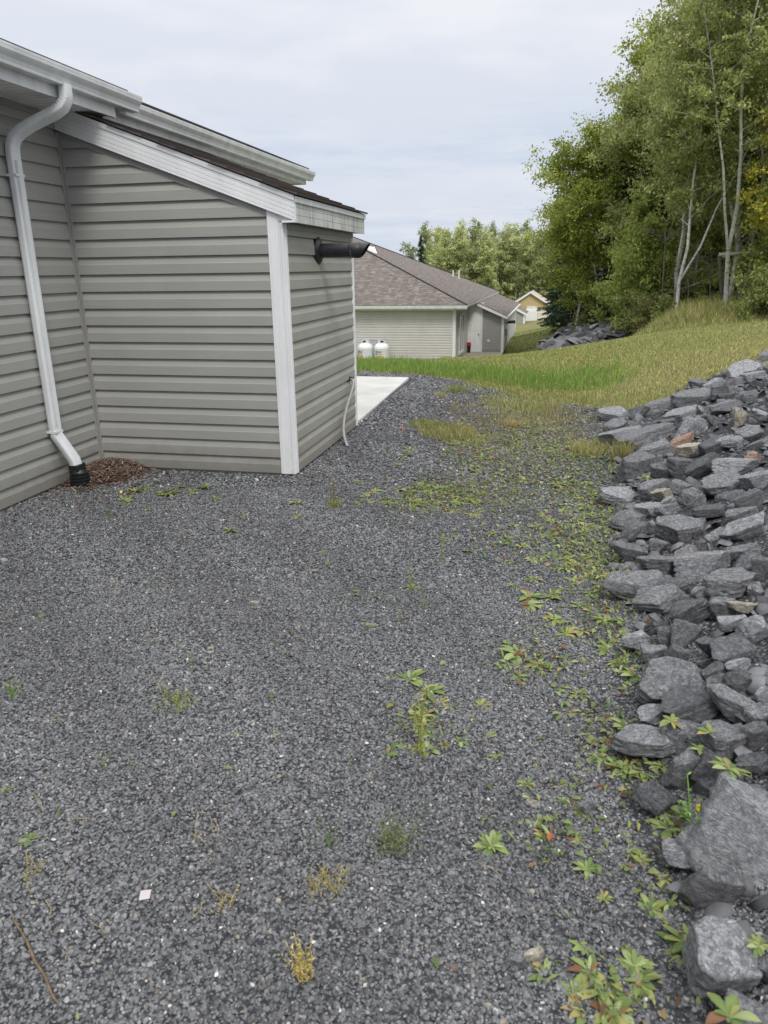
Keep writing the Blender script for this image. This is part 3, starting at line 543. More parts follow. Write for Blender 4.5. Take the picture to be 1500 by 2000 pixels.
# propane tanks
def tank(u, v, ang, label):
    tk = empty('propane_tank', w2(u, v, 0), -AZ+ang); tag(tk, label, 'propane tank', 'propane tanks beside the neighbouring house')
    mb = MB(); r = .375
    mb.lathe([(.30, 0), (.30, .06), (.24, .07), (r-.06, .1), (r-.01, .16), (r, .24), (r, .80), (r+.004, .81), (r, .82), (r, .86), (r-.02, .93), (r-.08, 1.0), (r-.17, 1.05), (0, 1.07)], (0, 0, 0), 40); mb.build('body', 'tank_white', tk, 0, True)
    mb = MB(); rc = .205
    for k in range(36):
        a = 2*math.pi*k/36; b = 2*math.pi*(k+1)/36
        hole = (k in (25, 26, 27, 28, 29)) or (k in (20,))
        for z0, z1 in ((1.0, 1.10), (1.10, 1.2), (1.2, 1.26)):
            if hole and z0 == 1.10: continue
            ra, rb = rc, rc
            mb.add([(ra*math.cos(a), ra*math.sin(a), z0), (ra*math.cos(b), ra*math.sin(b), z0), (rb*math.cos(b), rb*math.sin(b), z1), (rb*math.cos(a), rb*math.sin(a), z1)], [(0, 1, 2, 3)])
    mb.lathe([(rc, 1.24), (rc+.025, 1.26), (rc+.028, 1.28), (rc+.0, 1.29)], (0, 0, 0), 36); mb.build('collar', 'tank_white', tk)
    mb = MB(); mb.lathe([(0, 1.2), (.05, 1.2), (.05, 1.05)], (0, 0, 0), 10); mb.lathe([(0, 1.18), (.19, 1.12), (.19, 1.06)], (0, 0, 0), 20); mb.build('valve', 'ink_black', tk)
    lg = MB(); og = MB()                # decal wrapped on the drum: two black squares, DOC letters, small line, orange block
    def patch(m_, s0, s1, z0, z1, rr=.377):
        n = max(1, int((s1-s0)/.02))
        for i in range(n):
            a = -math.pi/2+(s0+(s1-s0)*i/n)/rr; b = -math.pi/2+(s0+(s1-s0)*(i+1)/n)/rr
            m_.add([(rr*math.cos(a), rr*math.sin(a), z0), (rr*math.cos(b), rr*math.sin(b), z0), (rr*math.cos(b), rr*math.sin(b), z1), (rr*math.cos(a), rr*math.sin(a), z1)], [(0, 1, 2, 3)])
    patch(lg, -.36, -.29, .63, .70); patch(lg, -.36, -.29, .53, .60)
    G = {'D': ["110", "101", "101", "101", "110"], 'O': ["010", "101", "101", "101", "010"], 'C': ["011", "100", "100", "100", "011"]}
    for i, ch in enumerate('DOC'):
        for r_, row in enumerate(G[ch]):
            for c_, b_ in enumerate(row):
                if b_ == '1': patch(lg, -.265+i*.088+c_*.025, -.265+i*.088+c_*.025+.025, .70-.02*(r_+1), .70-.02*r_)
    for i in range(7): patch(lg, -.265+i*.037, -.265+i*.037+.026, .535, .56)
    patch(og, -.36, .02, .34, .49)
    lg.build('logo', 'ink_black', tk); og.build('decal', 'ink_orange', tk)
tank(-5.52, -6.3, .25, 'white propane tank with its whole logo showing, right of the pair'); tank(-6.36, -6.3, -.12, 'white propane tank partly hidden by the white corner post, left of the pair')
# copper line between the tanks and wall is thin: a pigtail hose
mb = MB(); mb.tube([w2(-6.3, -6.2, 1.2), w2(-6.1, -6.1, 1.14), w2(-5.8, -6.1, 1.14), w2(-5.6, -6.2, 1.2)], .018, 6); tag(mb.build('gas_hose', 'grey_hose'), 'thin gas hose joining the collars of the two propane tanks', 'hose')

# ---------------------------------------------------------------- far outbuildings, picket fence
def outbuild(org, label, W_, hL, hR, D, v0=0.):
    b = tag(empty('outbuilding', org, -AZ), label, 'outbuilding'); s_ = (hL-hR)/W_
    mb = MB(); siding(mb, (0, 0), (1, 0), (0, -1), 0, -.6, hL, top=lambda z: (-W_, min(0, -(z-hR)/s_)), proud=.02); mb.build('siding_wall', 'vinyl_greige', b)
    mb = MB(); siding(mb, (0, 0), (0, 1), (1, 0), D, -.6, hR, proud=.02); mb.build('siding_wall', 'vinyl_pale', b)
    mb = MB(); mb.box((-.1, -.04, -.6), (.05, .03, hR)); mb.build('corner_post', 'white_trim', b)
    mb = MB(); mb.hexa([(-W_-.1, -.2, hL-.02), (.25, -.2, hR-.12), (.25, -.15, hR-.12), (-W_-.1, -.15, hL-.02), (-W_-.1, -.2, hL+.24), (.25, -.2, hR+.1), (.25, -.15, hR+.1), (-W_-.1, -.15, hL+.24)]); mb.build('rake_board', 'white_trim', b)
    mb = MB(); mb.add([(.27, -.2, hR+.08), (.27, D, hR+.08), (-W_-.2, D, hL+.26), (-W_-.2, -.2, hL+.26)], [(0, 1, 2, 3)], [[(0, 0), (D, 0), (D, 2), (0, 2)]]); mb.build('roof', 'shingle_brown', b)
    return b
ob = outbuild((14.97, 80, -5.1), 'small grey lean-to beyond the long house, nearer of two', 1.2, 2.6, 1.92, 5)
mb = MB(); mb.box((-1.9, .2, -.6), (-1.22, .3, 2.4)); mb.build('door', 'white_door', ob)
outbuild((15.5, 88, -5.0), 'small grey lean-to beyond the long house, farther of two', 2.4, 3.0, 2.45, 5)
ys = tag(empty('yellow_shed', (0, 0, 0)), 'tan board gable shed with white door behind the picket fence', 'shed')
zb_ = -4.75; mb = MB(); mb.add([(16.0, 92, zb_), (19.6, 92, zb_), (19.6, 92, -2.45), (17.82, 92, -1.32), (16.0, 92, -2.45)], [(0, 1, 2, 3, 4)]); mb.add([(19.6, 92, zb_), (20.9, 97, zb_), (20.9, 97, -2.45), (19.6, 92, -2.45)], [(0, 1, 2, 3)]); mb.build('wall', 'tan_boards', ys)
mb = MB()
def slab4(mb, a, b, c, d, th):
    n = np.array([0, 0, th]); q = [np.array(p, float) for p in (a, b, c, d)]; mb.hexa(q+[p+n for p in q])
slab4(mb, (17.8, 91.8, -1.3), (20.0, 91.8, -2.68), (21.4, 97.3, -2.68), (19.2, 97.3, -1.3), .08); slab4(mb, (15.6, 91.8, -2.68), (17.8, 91.8, -1.3), (19.2, 97.3, -1.3), (17.0, 97.3, -2.68), .08); mb.build('roof', 'tan_roof', ys)
mb = MB(); mb.hexa([(17.8, 91.7, -1.42), (20.05, 91.7, -2.83), (20.05, 91.76, -2.83), (17.8, 91.76, -1.42), (17.8, 91.7, -1.2), (20.05, 91.7, -2.6), (20.05, 91.76, -2.6), (17.8, 91.76, -1.2)]); mb.hexa([(15.55, 91.7, -2.83), (17.8, 91.7, -1.42), (17.8, 91.76, -1.42), (15.55, 91.76, -2.83), (15.55, 91.7, -2.6), (17.8, 91.7, -1.2), (17.8, 91.76, -1.2), (15.55, 91.76, -2.6)]); mb.build('rake_board', 'white_trim', ys)
mb = MB(); mb.box((17.5, 91.93, zb_), (18.6, 91.98, -3.05)); mb.build('door', 'white_door', ys)
mb = MB(); mb.box((18.6, 91.9, zb_), (18.72, 92., -2.98)); mb.box((17.38, 91.9, zb_), (17.5, 92., -2.98)); mb.box((17.38, 91.9, -3.06), (18.72, 92., -2.94)); mb.build('door_frame', 'white_trim', ys)
fn = tag(empty('picket_fence', (0, 0, 0)), 'white picket fence in front of the tan shed', 'fence')
fx = np.arange(15.75, 20.2, .16); mbr = MB(); fz = [tz1(x, 86)+.0 for x in fx]
for i, x in enumerate(fx):
    z = -4.24+(x-16)*.085; mb = MB(); mb.add([(x-.045, 86, z-.3), (x+.045, 86, z-.3), (x+.045, 86, z+.92), (x, 86, z+1.02), (x-.045, 86, z+.92), (x-.045, 86.03, z-.3), (x+.045, 86.03, z-.3), (x+.045, 86.03, z+.92), (x, 86.03, z+1.02), (x-.045, 86.03, z+.92)], [(0, 1, 2, 3, 4), (9, 8, 7, 6, 5), (0, 5, 6, 1), (1, 6, 7, 2), (2, 7, 8, 3), (3, 8, 9, 4), (4, 9, 5, 0)]); mb.build('picket', 'white_paint', fn)
for dz in (.2, .72): mbr.hexa([(15.7, 86.03, -4.26+dz), (20.2, 86.03, -3.88+dz), (20.2, 86.07, -3.88+dz), (15.7, 86.07, -4.26+dz), (15.7, 86.03, -4.18+dz), (20.2, 86.03, -3.8+dz), (20.2, 86.07, -3.8+dz), (15.7, 86.07, -4.18+dz)])
mbr.build('rail', 'white_paint', fn)
# ---------------------------------------------------------------- ground sheet
def axis(a, b, near, step, grow):
    out = [0.]; s = step
    while out[-1] < b:
        if out[-1] > near: s *= grow
        out.append(out[-1]+s)
    neg = [0.]; s = step
    while neg[-1] > a:
        if neg[-1] < -near: s *= grow
        neg.append(neg[-1]-s)
    return np.array(neg[:0:-1]+out)
gx = axis(-400, 400, 6, .14, 1.045); gy = axis(-60, 900, 16, .14, 1.03)
GX, GY = np.meshgrid(gx, gy); GZ = tz(GX, GY)
rv_ = 1-sstep(0, .5, GX-toe_x(GY)); hil = (1-rv_)*(GY < 9)*(GX < 8)
V = np.stack([GX, GY, GZ], -1).reshape(-1, 3); nx, ny = len(gx), len(gy)
I = np.arange(nx*ny).reshape(ny, nx); F = np.stack([I[:-1, :-1], I[:-1, 1:], I[1:, 1:], I[1:, :-1]], -1).reshape(-1, 4)
# what covers the ground: grass beyond the pad and on the bank; thin litter on the right of the pad
def pile_top(y): return np.interp(y, [-6, 0, 4, 5.5, 7.2, 8.2, 9.4], [9, 8.5, 8, 7.6, 5.6, 4.2, 2.4])
def cover(x, y):
    lawn_y = np.interp(x, [-30, -1.6, -.4, .5, 1.1, 1.6, 2.1, 2.8], [12.2, 12.2, 12.1, 11.9, 11.2, 9.9, 8.8, 7.4])
    g = sstep(-.4, .35, y-lawn_y)
    g = np.maximum(g, sstep(0, .4, x-pile_edge(y))*(y < 20)*sstep(6.5, 7.3, y))
    g = np.maximum(g, sstep(7.8, 8.4, x))
    gb = lambda cx, cy, r, a: a*np.exp(-(((x-cx)/r)**2+((y-cy)/(r*1.3))**2))
    g = np.maximum(g, gb(.82, 7.0, .34, .8)); g = np.maximum(g, gb(1.6, 8.9, .8, .62)); g = np.maximum(g, gb(1.9, 6.6, .35, .65)); g = np.maximum(g, gb(1.1, 10.2, .5, .52)); g = np.maximum(g, gb(1.55, 7.7, .7, .5)); g = np.maximum(g, gb(.9, 8.6, .35, .45))
    s = np.clip(gb(1.1, 6.2, 1.1, .5)+gb(1.45, 3.6, .35, .75)+gb(.55, 4.9, .5, .45)+gb(1.5, 8.3, 1.3, .65)+gb(1.0, 2.3, .25, .35), 0, .8)
    d = np.clip(.12+.75*np.exp(-(((x-4.2)/2.2)**2+((y-9.3)/2.6)**2))+.5*np.exp(-(((x-15)/4)**2+((y-78)/9)**2))+.35*np.exp(-(((x-7)/2.5)**2+((y-15)/5)**2)), 0, .95)
    d = np.where((g < .85) & (y < 12), np.maximum(d, .45), d)
    return g, s, d
def pile_edge(y): return np.interp(y, [-20, 5.6, 6.3, 6.9, 7.4, 7.8, 8.3, 9.0, 9.6, 12], [99, 8, 5.4, 4.0, 2.9, 3.2, 3.75, 4.7, 5.2, 5.2])
cg, cs, cd = cover(V[:, 0], V[:, 1])
ground = mesh_np('ground', V, F, 'ground', np.stack([cg, cs, cd, cg*0], -1), smooth=True); tag(ground, kind='structure')

# ---------------------------------------------------------------- gravel chips
def inhouse(x, y, m=0.):
    u, v = uv_of(x, y)
    return ((u < UW+m) & (v < 7)) | ((u < US+m) & (v > -m) & (v < VS+m)) | ((u < .08+m) & (v > VS) & (v < 5.55+m))
def bpoly():
    # a flaky six-to-ten sided chip
    n = random.randint(5, 7); a0 = random.random(); r = [random.uniform(.7, 1.1) for _ in range(n)]
    b = [(math.cos(2*math.pi*(k+a0)/n)*r[k], math.sin(2*math.pi*(k+a0)/n)*r[k]) for k in range(n)]; V = []
    for x, y in b: V.append((x, y, -.28+random.uniform(-.08, .08)))
    s = random.uniform(.55, .8); tx, ty = random.uniform(-.15, .15), random.uniform(-.15, .15)
    for x, y in b: V.append((x*s+tx, y*s+ty, .30+random.uniform(-.14, .1)))
    F = []
    for k in range(n):
        q = (k+1) % n; F += [(k, q, n+q), (k, n+q, n+k)]
    for k in range(1, n-1): F.append((n, n+k, n+k+1))
    return np.array(V), np.array(F)
def rotmat(ax, ay, az):
    ca, sa, cb, sb, cc, sc = np.cos(ax), np.sin(ax), np.cos(ay), np.sin(ay), np.cos(az), np.sin(az); Rm = np.empty((len(ax), 3, 3))
    Rm[:, 0, 0] = cc*cb; Rm[:, 0, 1] = cc*sb*sa-sc*ca; Rm[:, 0, 2] = cc*sb*ca+sc*sa; Rm[:, 1, 0] = sc*cb; Rm[:, 1, 1] = sc*sb*sa+cc*ca; Rm[:, 1, 2] = sc*sb*ca-cc*sa; Rm[:, 2, 0] = -sb; Rm[:, 2, 1] = cb*sa; Rm[:, 2, 2] = cb*ca
    return Rm
def scatter(templates, pos, sc, Rm, tones):
    """many small solids merged: returns V, F, tone"""
    Vs = []; Fs = []; Ts = []; base = 0; pick = rng.integers(0, len(templates), len(pos))
    for ti, (tv, tf) in enumerate(templates):
        k = np.where(pick == ti)[0]
        if not len(k): continue
        P = np.einsum('nij,nvj->nvi', Rm[k], tv[None]*sc[k][:, None, :])+pos[k][:, None, :]
        Vs.append(P.reshape(-1, 3)); Fs.append((tf[None]+(np.arange(len(k))*len(tv))[:, None, None]+base).reshape(-1, tf.shape[1])); Ts.append(np.repeat(tones[k], len(tv), 0)); base += len(k)*len(tv)
    return np.concatenate(Vs), np.concatenate(Fs), np.concatenate(Ts)
chips = [bpoly() for _ in range(14)]
def gravel_pts():
    X = []; Y = []; S = []
    for y0, y1, dens, s in ((.75, 2.2, 22000, .0050), (2.2, 3.6, 18000, .0055), (3.6, 5.4, 10000, .0068), (5.4, 7.6, 4200, .0098), (7.6, 12.6, 1700, .0135)):
        w0 = -.56*y1-.9; w1 = toe_x(y1)+.5; n = int((w1-w0)*(y1-y0)*dens); x = rng.uniform(w0, w1, n); y = rng.uniform(y0, y1, n)
        g, so, d = cover(x, y); k = (x < toe_x(y)+.3) & ~inhouse(x, y, .0) & (rng.random(n) > g*1.2) & (rng.random(n) > so*.75)
        X.append(x[k]); Y.append(y[k]); S.append(np.full(k.sum(), s))
    return map(np.concatenate, (X, Y, S))
x, y, s = gravel_pts(); n = len(x); z = tz(x, y)+rng.uniform(-.001, .006, n)*(s/.007)
s = s*np.exp(rng.normal(0, .28, n)); sc = np.stack([s*rng.uniform(.8, 1.35, n), s*rng.uniform(.65, 1., n), s*rng.uniform(.5, .95, n)], -1)
Rm = rotmat(rng.normal(0, .38, n), rng.normal(0, .38, n), rng.uniform(0, 6.28, n))
v = np.clip(rng.gamma(7., .0172, n)+.03, .045, .34)*(1+.09*np.sin(x*2.1+1.3*np.sin(y*1.4))*np.cos(y*1.9+x)+.08*np.sin(x*7+y*5)); tone = np.stack([v*.965, v*.99, v*1.045], -1)
k = rng.random(n); w_ = k < .007; tone[w_] = rng.uniform(.4, .6, (w_.sum(), 1))*np.array([1, .98, .93]); w_ = (k > .012) & (k < .035); tone[w_] = rng.uniform(.2, .3, (w_.sum(), 1))*np.array([1, .9, .72]); w_ = (k > .035) & (k < .037); tone[w_] = np.array([.16, .11, .085])
V, F, T = scatter(chips, np.stack([x, y, z], -1), sc, Rm, tone); o = mesh_np('gravel', V, F, 'stone_chip', T); tag(o, 'dark blue-grey slate gravel covering the yard', 'gravel', kind='stuff')
print('gravel', n)

# ---------------------------------------------------------------- slate rocks
def ico(sub):
    import bmesh
    bm = bmesh.new(); bmesh.ops.create_icosphere(bm, subdivisions=sub, radius=1); V = np.array([v.co[:] for v in bm.verts]); F = np.array([[v.index for v in f.verts] for f in bm.faces]); bm.free(); return V, F
IV, IF = ico(5); IV2, IF2 = ico(3)
def rock_mesh(seed, kind, V0=IV, F0=IF, sharp=80):
    r = random.Random(seed); ns = []; ds = []
    # bedding planes top and bottom, then broken side faces
    tilt = .10
    for s_ in (1, -1):
        n = Vector((r.uniform(-tilt, tilt), r.uniform(-tilt, tilt), s_)).normalized(); ns.append(n); ds.append(r.uniform(.85, 1.)*(.46 if kind == 0 else .62 if kind == 1 else .34))
    m_ = r.randint(5, 7); a0 = r.random()*6.28
    for k in range(m_):
        a = a0+2*math.pi*(k+r.uniform(-.3, .3))/m_; n = Vector((math.cos(a), math.sin(a)*1., r.uniform(-.45, .45))).normalized(); ns.append(n); ds.append(r.uniform(.62, 1.0)*(1. if abs(math.cos(a)) > .6 else .78))
    for k in range(4):
        n = Vector((r.uniform(-1, 1), r.uniform(-1, 1), r.choice((-1, 1))*r.uniform(.5, 1.3))).normalized(); ns.append(n); ds.append(r.uniform(.58, .78))
    Nn = np.array([n[:] for n in ns]); D = np.array(ds); dots = V0@Nn.T/D; mxd = (np.exp(dots*sharp).sum(1))
    rad = sharp/np.log(mxd); P = V0*rad[:, None]
    # foliation: thin ledges on the broken sides, gentle waves on the flats
    out = np.empty_like(P); sx_, sy_ = r.uniform(-50, 50), r.uniform(-50, 50)
    for i, p in enumerate(P):
        w = noise.noise((p[0]*1.3+sx_, p[1]*1.3+sy_, p[2]*1.3)); lay = noise.noise((p[0]*1.6+sx_, p[1]*1.6, (p[2]+w*.12)*13+sy_)); l2 = noise.noise((p[0]*3+sx_, p[1]*3, (p[2]+w*.12)*30+sy_))
        big = noise.noise((p[0]*1.1, p[1]*1.1+sy_, p[2]*1.1+sx_)); h = math.hypot(p[0], p[1])+1e-6; side = min(1, 1.3*h)
        f = 1+.10*big+side*(.050*round(lay*3)/1.5+.02*l2); out[i] = (p[0]*f, p[1]*f, p[2]*(1+.07*big)+.018*noise.noise((p[0]*6+sx_, p[1]*6, p[2]*6)))
    lo, hi = out.min(0), out.max(0); out = (out-(lo+hi)/2)/((hi-lo)/2)
    return out, F0
ROCKS = []
for i in range(14):
    V, F = rock_mesh(100+i, i % 3, sharp=130); o = mesh_np('slate_rock', V, F, 'slate'); ROCKS.append(o.data); o.data.name = 'slate_rock'; bpy.data.objects.remove(o)
def gslope(x, y):
    d = .25; return Vector((-(tz1(x+d, y)-tz1(x-d, y))/(2*d), -(tz1(x, y+d)-tz1(x, y-d))/(2*d), 1)).normalized()
TONES = {'d': (.74, .745, .76), 'm': (1., 1., 1.01), 'l': (1.42, 1.43, 1.45), 't': (1.9, 1.72, 1.35), 'r': (1.75, 1.15, .85), 'x': (.56, .565, .58)}
NROCK = [0]
def put_rock(c, dims, rz, tx, ty, tone, label, group='slate rocks heaped on the bank beside the gravel', mesh=None):
    me = mesh if mesh is not None else ROCKS[rr.randrange(len(ROCKS))]; o = bpy.data.objects.new('slate_rock', me); COL.objects.link(o); NROCK[0] += 1
    o.location = c; o.rotation_mode = 'XYZ'; q = Vector((0, 0, 1)).rotation_difference(gslope(c[0], c[1])) if True else None
    from mathutils import Euler
    o.rotation_mode = 'QUATERNION'; e_ = Euler((tx, ty, rz)).to_quaternion(); o.rotation_quaternion = q.slerp(q.__class__((1, 0, 0, 0)), .35) @ e_
    o.scale = dims; o['grain_scale'] = [float(q_)/.12 for q_ in dims]; t_ = TONES[tone] if isinstance(tone, str) else tone; j = rr.uniform(.88, 1.12); o.color = (t_[0]*j, t_[1]*j, t_[2]*j, 1)
    return tag(o, label, 'rock', group)
rr = random.Random(5)
TW = {'d': 'dark', 'm': 'mid grey', 'l': 'pale grey', 't': 'tan', 'r': 'rust-stained', 'x': 'almost black'}
# (px, py, width px, height px, tone, roll in the picture in degrees)
A = [(t_[0]/3.846+1150, t_[1]/3.846+680, t_[2]/3.846, t_[3]/3.846, t_[4], t_[5]) for t_ in [
 (240,1125,260,110,'l',0),(370,910,330,280,'d',25),(440,680,400,190,'m',-5),(250,660,300,90,'l',-15),(530,770,230,150,'m',10),(210,590,190,110,'m',0),(190,500,200,70,'l',5),(390,490,110,180,'d',60),(830,390,340,160,'m',0),(550,430,230,90,'m',-10),
 (820,270,120,80,'d',0),(950,280,180,100,'l',-10),(1180,170,250,110,'l',-20),(1250,210,160,70,'l',0),(1040,330,190,120,'m',20),(700,500,230,80,'l',-20),(610,580,110,110,'d',0),(760,620,250,150,'l',-35),(1150,530,130,140,'t',30),(1040,440,230,100,'m',-5),
 (1210,650,200,110,'m',5),(1090,700,220,110,'l',10),(960,740,240,140,'x',10),(780,770,180,130,'t',10),(710,700,180,90,'r',-25),(880,900,260,170,'x',-20),(690,890,170,150,'d',20),(560,930,150,150,'d',0),(1110,890,300,150,'l',5),(1240,820,130,100,'r',0),
 (1270,1000,200,160,'l',-20),(1020,1040,300,170,'m',-15),(700,1040,160,90,'m',0),(490,1070,230,170,'m',0),(570,1110,130,150,'t',-45),(620,1165,120,120,'l',-45),(800,1120,210,140,'m',10),(1230,1140,230,160,'d',0),(930,1230,240,100,'x',10),(1150,1250,220,120,'m',0),
 (1210,1360,310,190,'l',-30),(700,1380,330,240,'m',5),(470,1220,200,130,'l',10),(320,1290,250,130,'m',-5),(350,1380,240,140,'d',-30),(530,1480,140,100,'d',0),(320,1540,270,180,'d',10),(570,1640,330,210,'m',-10),(870,1640,390,270,'l',-5),(1170,1540,240,140,'m',0),
 (1090,1770,380,230,'m',15),(340,1790,420,290,'m',10),(540,1900,330,190,'m',0),(730,1920,140,160,'d',0),(850,1830,130,100,'l',-30),(630,1810,230,140,'x',0),(1310,1650,150,190,'d',0)]]
A += [(t_[0]/3.75+1100, t_[1]/3.75+1150, t_[2]/3.75, t_[3]/3.75, t_[4], t_[5]) for t_ in [
 (950,170,270,200,'d',-40),(900,330,240,230,'d',40),(1180,150,180,210,'m',0),(1320,140,230,110,'t',15),(1240,250,200,130,'l',0),(1420,300,220,220,'l',30),(780,340,190,130,'d',10),(545,380,200,150,'l',0),(660,470,190,150,'m',10),(820,500,150,190,'d',60),
 (1100,430,180,190,'d',0),(1240,470,320,140,'d',10),(1260,390,180,90,'x',-15),(1120,600,190,90,'x',0),(1280,570,190,110,'l',10),(1140,700,160,140,'d',0),(1310,690,240,210,'x',20),(840,710,500,250,'m',8),(950,860,430,180,'x',0),(1270,870,340,270,'m',30),
 (650,930,230,110,'l',0),(620,1130,420,260,'l',5),(900,1080,310,230,'m',0),(1180,1120,340,300,'m',15),(1420,1080,200,220,'d',0),(880,1330,270,340,'m',20),(1090,1330,210,310,'d',60),(1400,1290,240,140,'x',-5),(1480,790,130,160,'l',0),(700,1550,290,130,'x',15),(1440,930,200,160,'m',0)]]
A += [(t_[0]/3.75+1100, t_[1]/3.75+1550, t_[2]/3.75, t_[3]/3.75, t_[4], t_[5]) for t_ in [
 (1450,430,800,900,'l',50),(1110,700,370,490,'m',45),(1430,80,280,230,'m',20),(1190,1240,520,620,'l',10),(900,440,310,150,'l',0),(1500,1300,200,300,'d',0),(1380,1640,400,220,'m',0),(180,80,100,120,'l',60),(1250,330,250,200,'d',0)]]
def pile_z(x, y): return tz(x, y)
uniq = {}
for i, (px_, py_, w_, h_, tn, roll) in enumerate(A):
    fn_ = lambda X, Y: tz(X, Y)+.05
    P = ground_hit(px_, py_, fn_, 30)
    if P is None: continue
    dep = (P-[0, 0, H])@CF; wm = w_*dep/FPX; hm = h_*dep/FPX
    a = wm*.57; sp = -ray(px_, py_)[2]; c = (hm*.56-a*.72*sp)/math.sqrt(1-sp*sp); c = max(min(c, a*1.1), a*.30); b_ = a*rr.uniform(.62, .85)
    zone = 'at the pile\'s top edge' if py_ < 800 else 'in its far half' if py_ < 1000 else 'mid-pile' if py_ < 1250 else 'in its near half' if py_ < 1600 else 'in its nearest corner'
    side = 'gravel side' if px_ < 1280 else 'right side' if px_ > 1420 else 'centre'
    size = 'large' if w_ > 75 else 'mid-sized' if w_ > 48 else 'small'
    shape = 'slate slab' if h_ < .52*w_ else 'blocky slate rock' if h_ < .95*w_ else 'upright slate rock'
    lab = f'{size} {TW[tn]} {shape} {zone}, {side}'
    put_rock((P[0]+.0, P[1]+b_*.25, P[2]-c*.10), (a, b_, c), R(rr.uniform(-25, 25)+roll*.3), R(rr.uniform(-8, 22)), R(roll*.75+rr.uniform(-8, 8)), tn, lab)
big_xy = None
# the rest of the heap: smaller pieces filling between and beneath them
cands = []
tries = 0
placed = []
while len(placed) < 190 and tries < 9000:
    tries += 1
    y = rr.uniform(1.0, 9.3); x = toe_x(y)+.02+abs(rr.random())**1.1*(.60*y+1.05+.35-toe_x(y)) if y < 7.4 else rr.uniform(3, .6*y+.9)
    if x < toe_x(y)-.0 or x > .58*y+.75: continue
    if y > 7.4 and x < pile_edge(y)-.0: continue
    if y > 7.35 and (x-pile_edge(y) > 99): continue
    if y > 6.9 and x > pile_edge(y)+.1 and False: continue
    s = rr.uniform(.05, .115)*(1.1 if y > 4 else .85)
    if any((x-a)**2+(y-b)**2 < (.52*(s+c))**2 for a, b, c in placed): continue
    placed.append((x, y, s))
def in_pile(x, y): return (y < 9.4) and x > toe_x(min(y, 7.3)) and ((y < 7.2) or (x > np.interp(y, [7.2, 7.8, 8.3, 9.0, 9.4], [2.5, 3.0, 3.6, 4.55, 5.2])))
for x, y, s in placed:
    if not in_pile(x, y): continue
    z = tz1(x, y); tn = rr.choice('ddmmmmlxxm')
    zn = 'near end of the' if y < 2.6 else 'middle of the' if y < 5 else 'far end of the'
    put_rock((x, y, z+rr.uniform(-.03, .02)), (s, s*rr.uniform(.6, .9), s*rr.uniform(.35, .65)), rr.uniform(0, 6.28), R(rr.uniform(-30, 30)), R(rr.uniform(-30, 30)), tn, f'{"small" if s < .085 else "fist-sized"} {TW[tn]} slate fragment, {zn} pile')
print('rocks', NROCK[0])
# rock litter under and between the countable ones, and the slate apron on the far bank
small = [rock_mesh(300+i, i % 3, IV2, IF2, 120) for i in range(8)]
def rock_stuff(name, P, s, tones, label, flat=.45, tilt=.5):
    n = len(P); sc = np.stack([s, s*rng.uniform(.6, .9, n), s*rng.uniform(flat*.6, flat*1.2, n)], -1); Rm = rotmat(rng.normal(0, tilt, n), rng.normal(0, tilt, n), rng.uniform(0, 6.28, n))
    V, F, T = scatter(chips, P, sc*np.array([1.15, 1.15, 1.9]), Rm, tones); tag(mesh_np(name, V, F, 'rubble', T), label, 'rocks', kind='stuff')
n = 9000; y = rng.uniform(.6, 9.4, n); x = toe_x(y)+rng.uniform(-.03, 5.5, n); k = np.array([in_pile(a, b) for a, b in zip(x, y)]) & (x < .62*y+1.6); x, y = x[k], y[k]; n = len(x)
v = rng.uniform(.06, .19, n); rock_stuff('slate_rubble', np.stack([x, y, tz(x, y)+rng.uniform(-.03, .03, n)], -1), rng.uniform(.012, .05, n), np.stack([v*.96, v*.98, v*1.06], -1), 'broken slate rubble packed under the big rocks')
# far slate apron on the bank
bank = []
while len(bank) < 1300:
    px_, py_ = rng.uniform(1062, 1222), rng.uniform(622, 694)
    e_ = max(0, (px_-1068)/132); top = 688-62*min(1, e_*1.9)**.8 if e_ < .55 else 628+(e_-.55)*70; bot = 694-18*max(0, e_-.1)-8*e_
    if top < py_ < bot:
        Y = 30+ (694-py_)*.13; P = at_y(px_, py_, Y); bank.append(P)
bank = np.array(bank)
def far_pile():
    x, y = bank[:, 0], bank[:, 1]; P = bank.copy(); v = rng.gamma(5, .028, len(P))+.03
    return P, v
# build the apron where the ground really is: hit the ground behind each sample
pts = []
for b in bank:
    X0 = b
    r_ = (b-np.array([0, 0, H])); r_ /= np.linalg.norm(r_); t_ = np.arange(22, 75, .15); Q = np.array([0, 0, H])+r_*t_[:, None]; dz = Q[:, 2]-tz(Q[:, 0], Q[:, 1]); k_ = np.argmax(dz < 0)
    if dz[k_] < 0: pts.append(Q[k_])
pts = np.array(pts)
if len(pts):
    print('apron', len(pts), pts.min(0), pts.max(0)); v = rng.gamma(3., .03, len(pts))+.015; pts[:, 2] += rng.uniform(0, .32, len(pts))
    rock_stuff('slate_apron', pts, rng.uniform(.14, .40, len(pts)), np.stack([v*.97, v*.98, v*1.05], -1), 'slate rocks lining the bank beyond the lawn by the dark spruces', .35, .3)

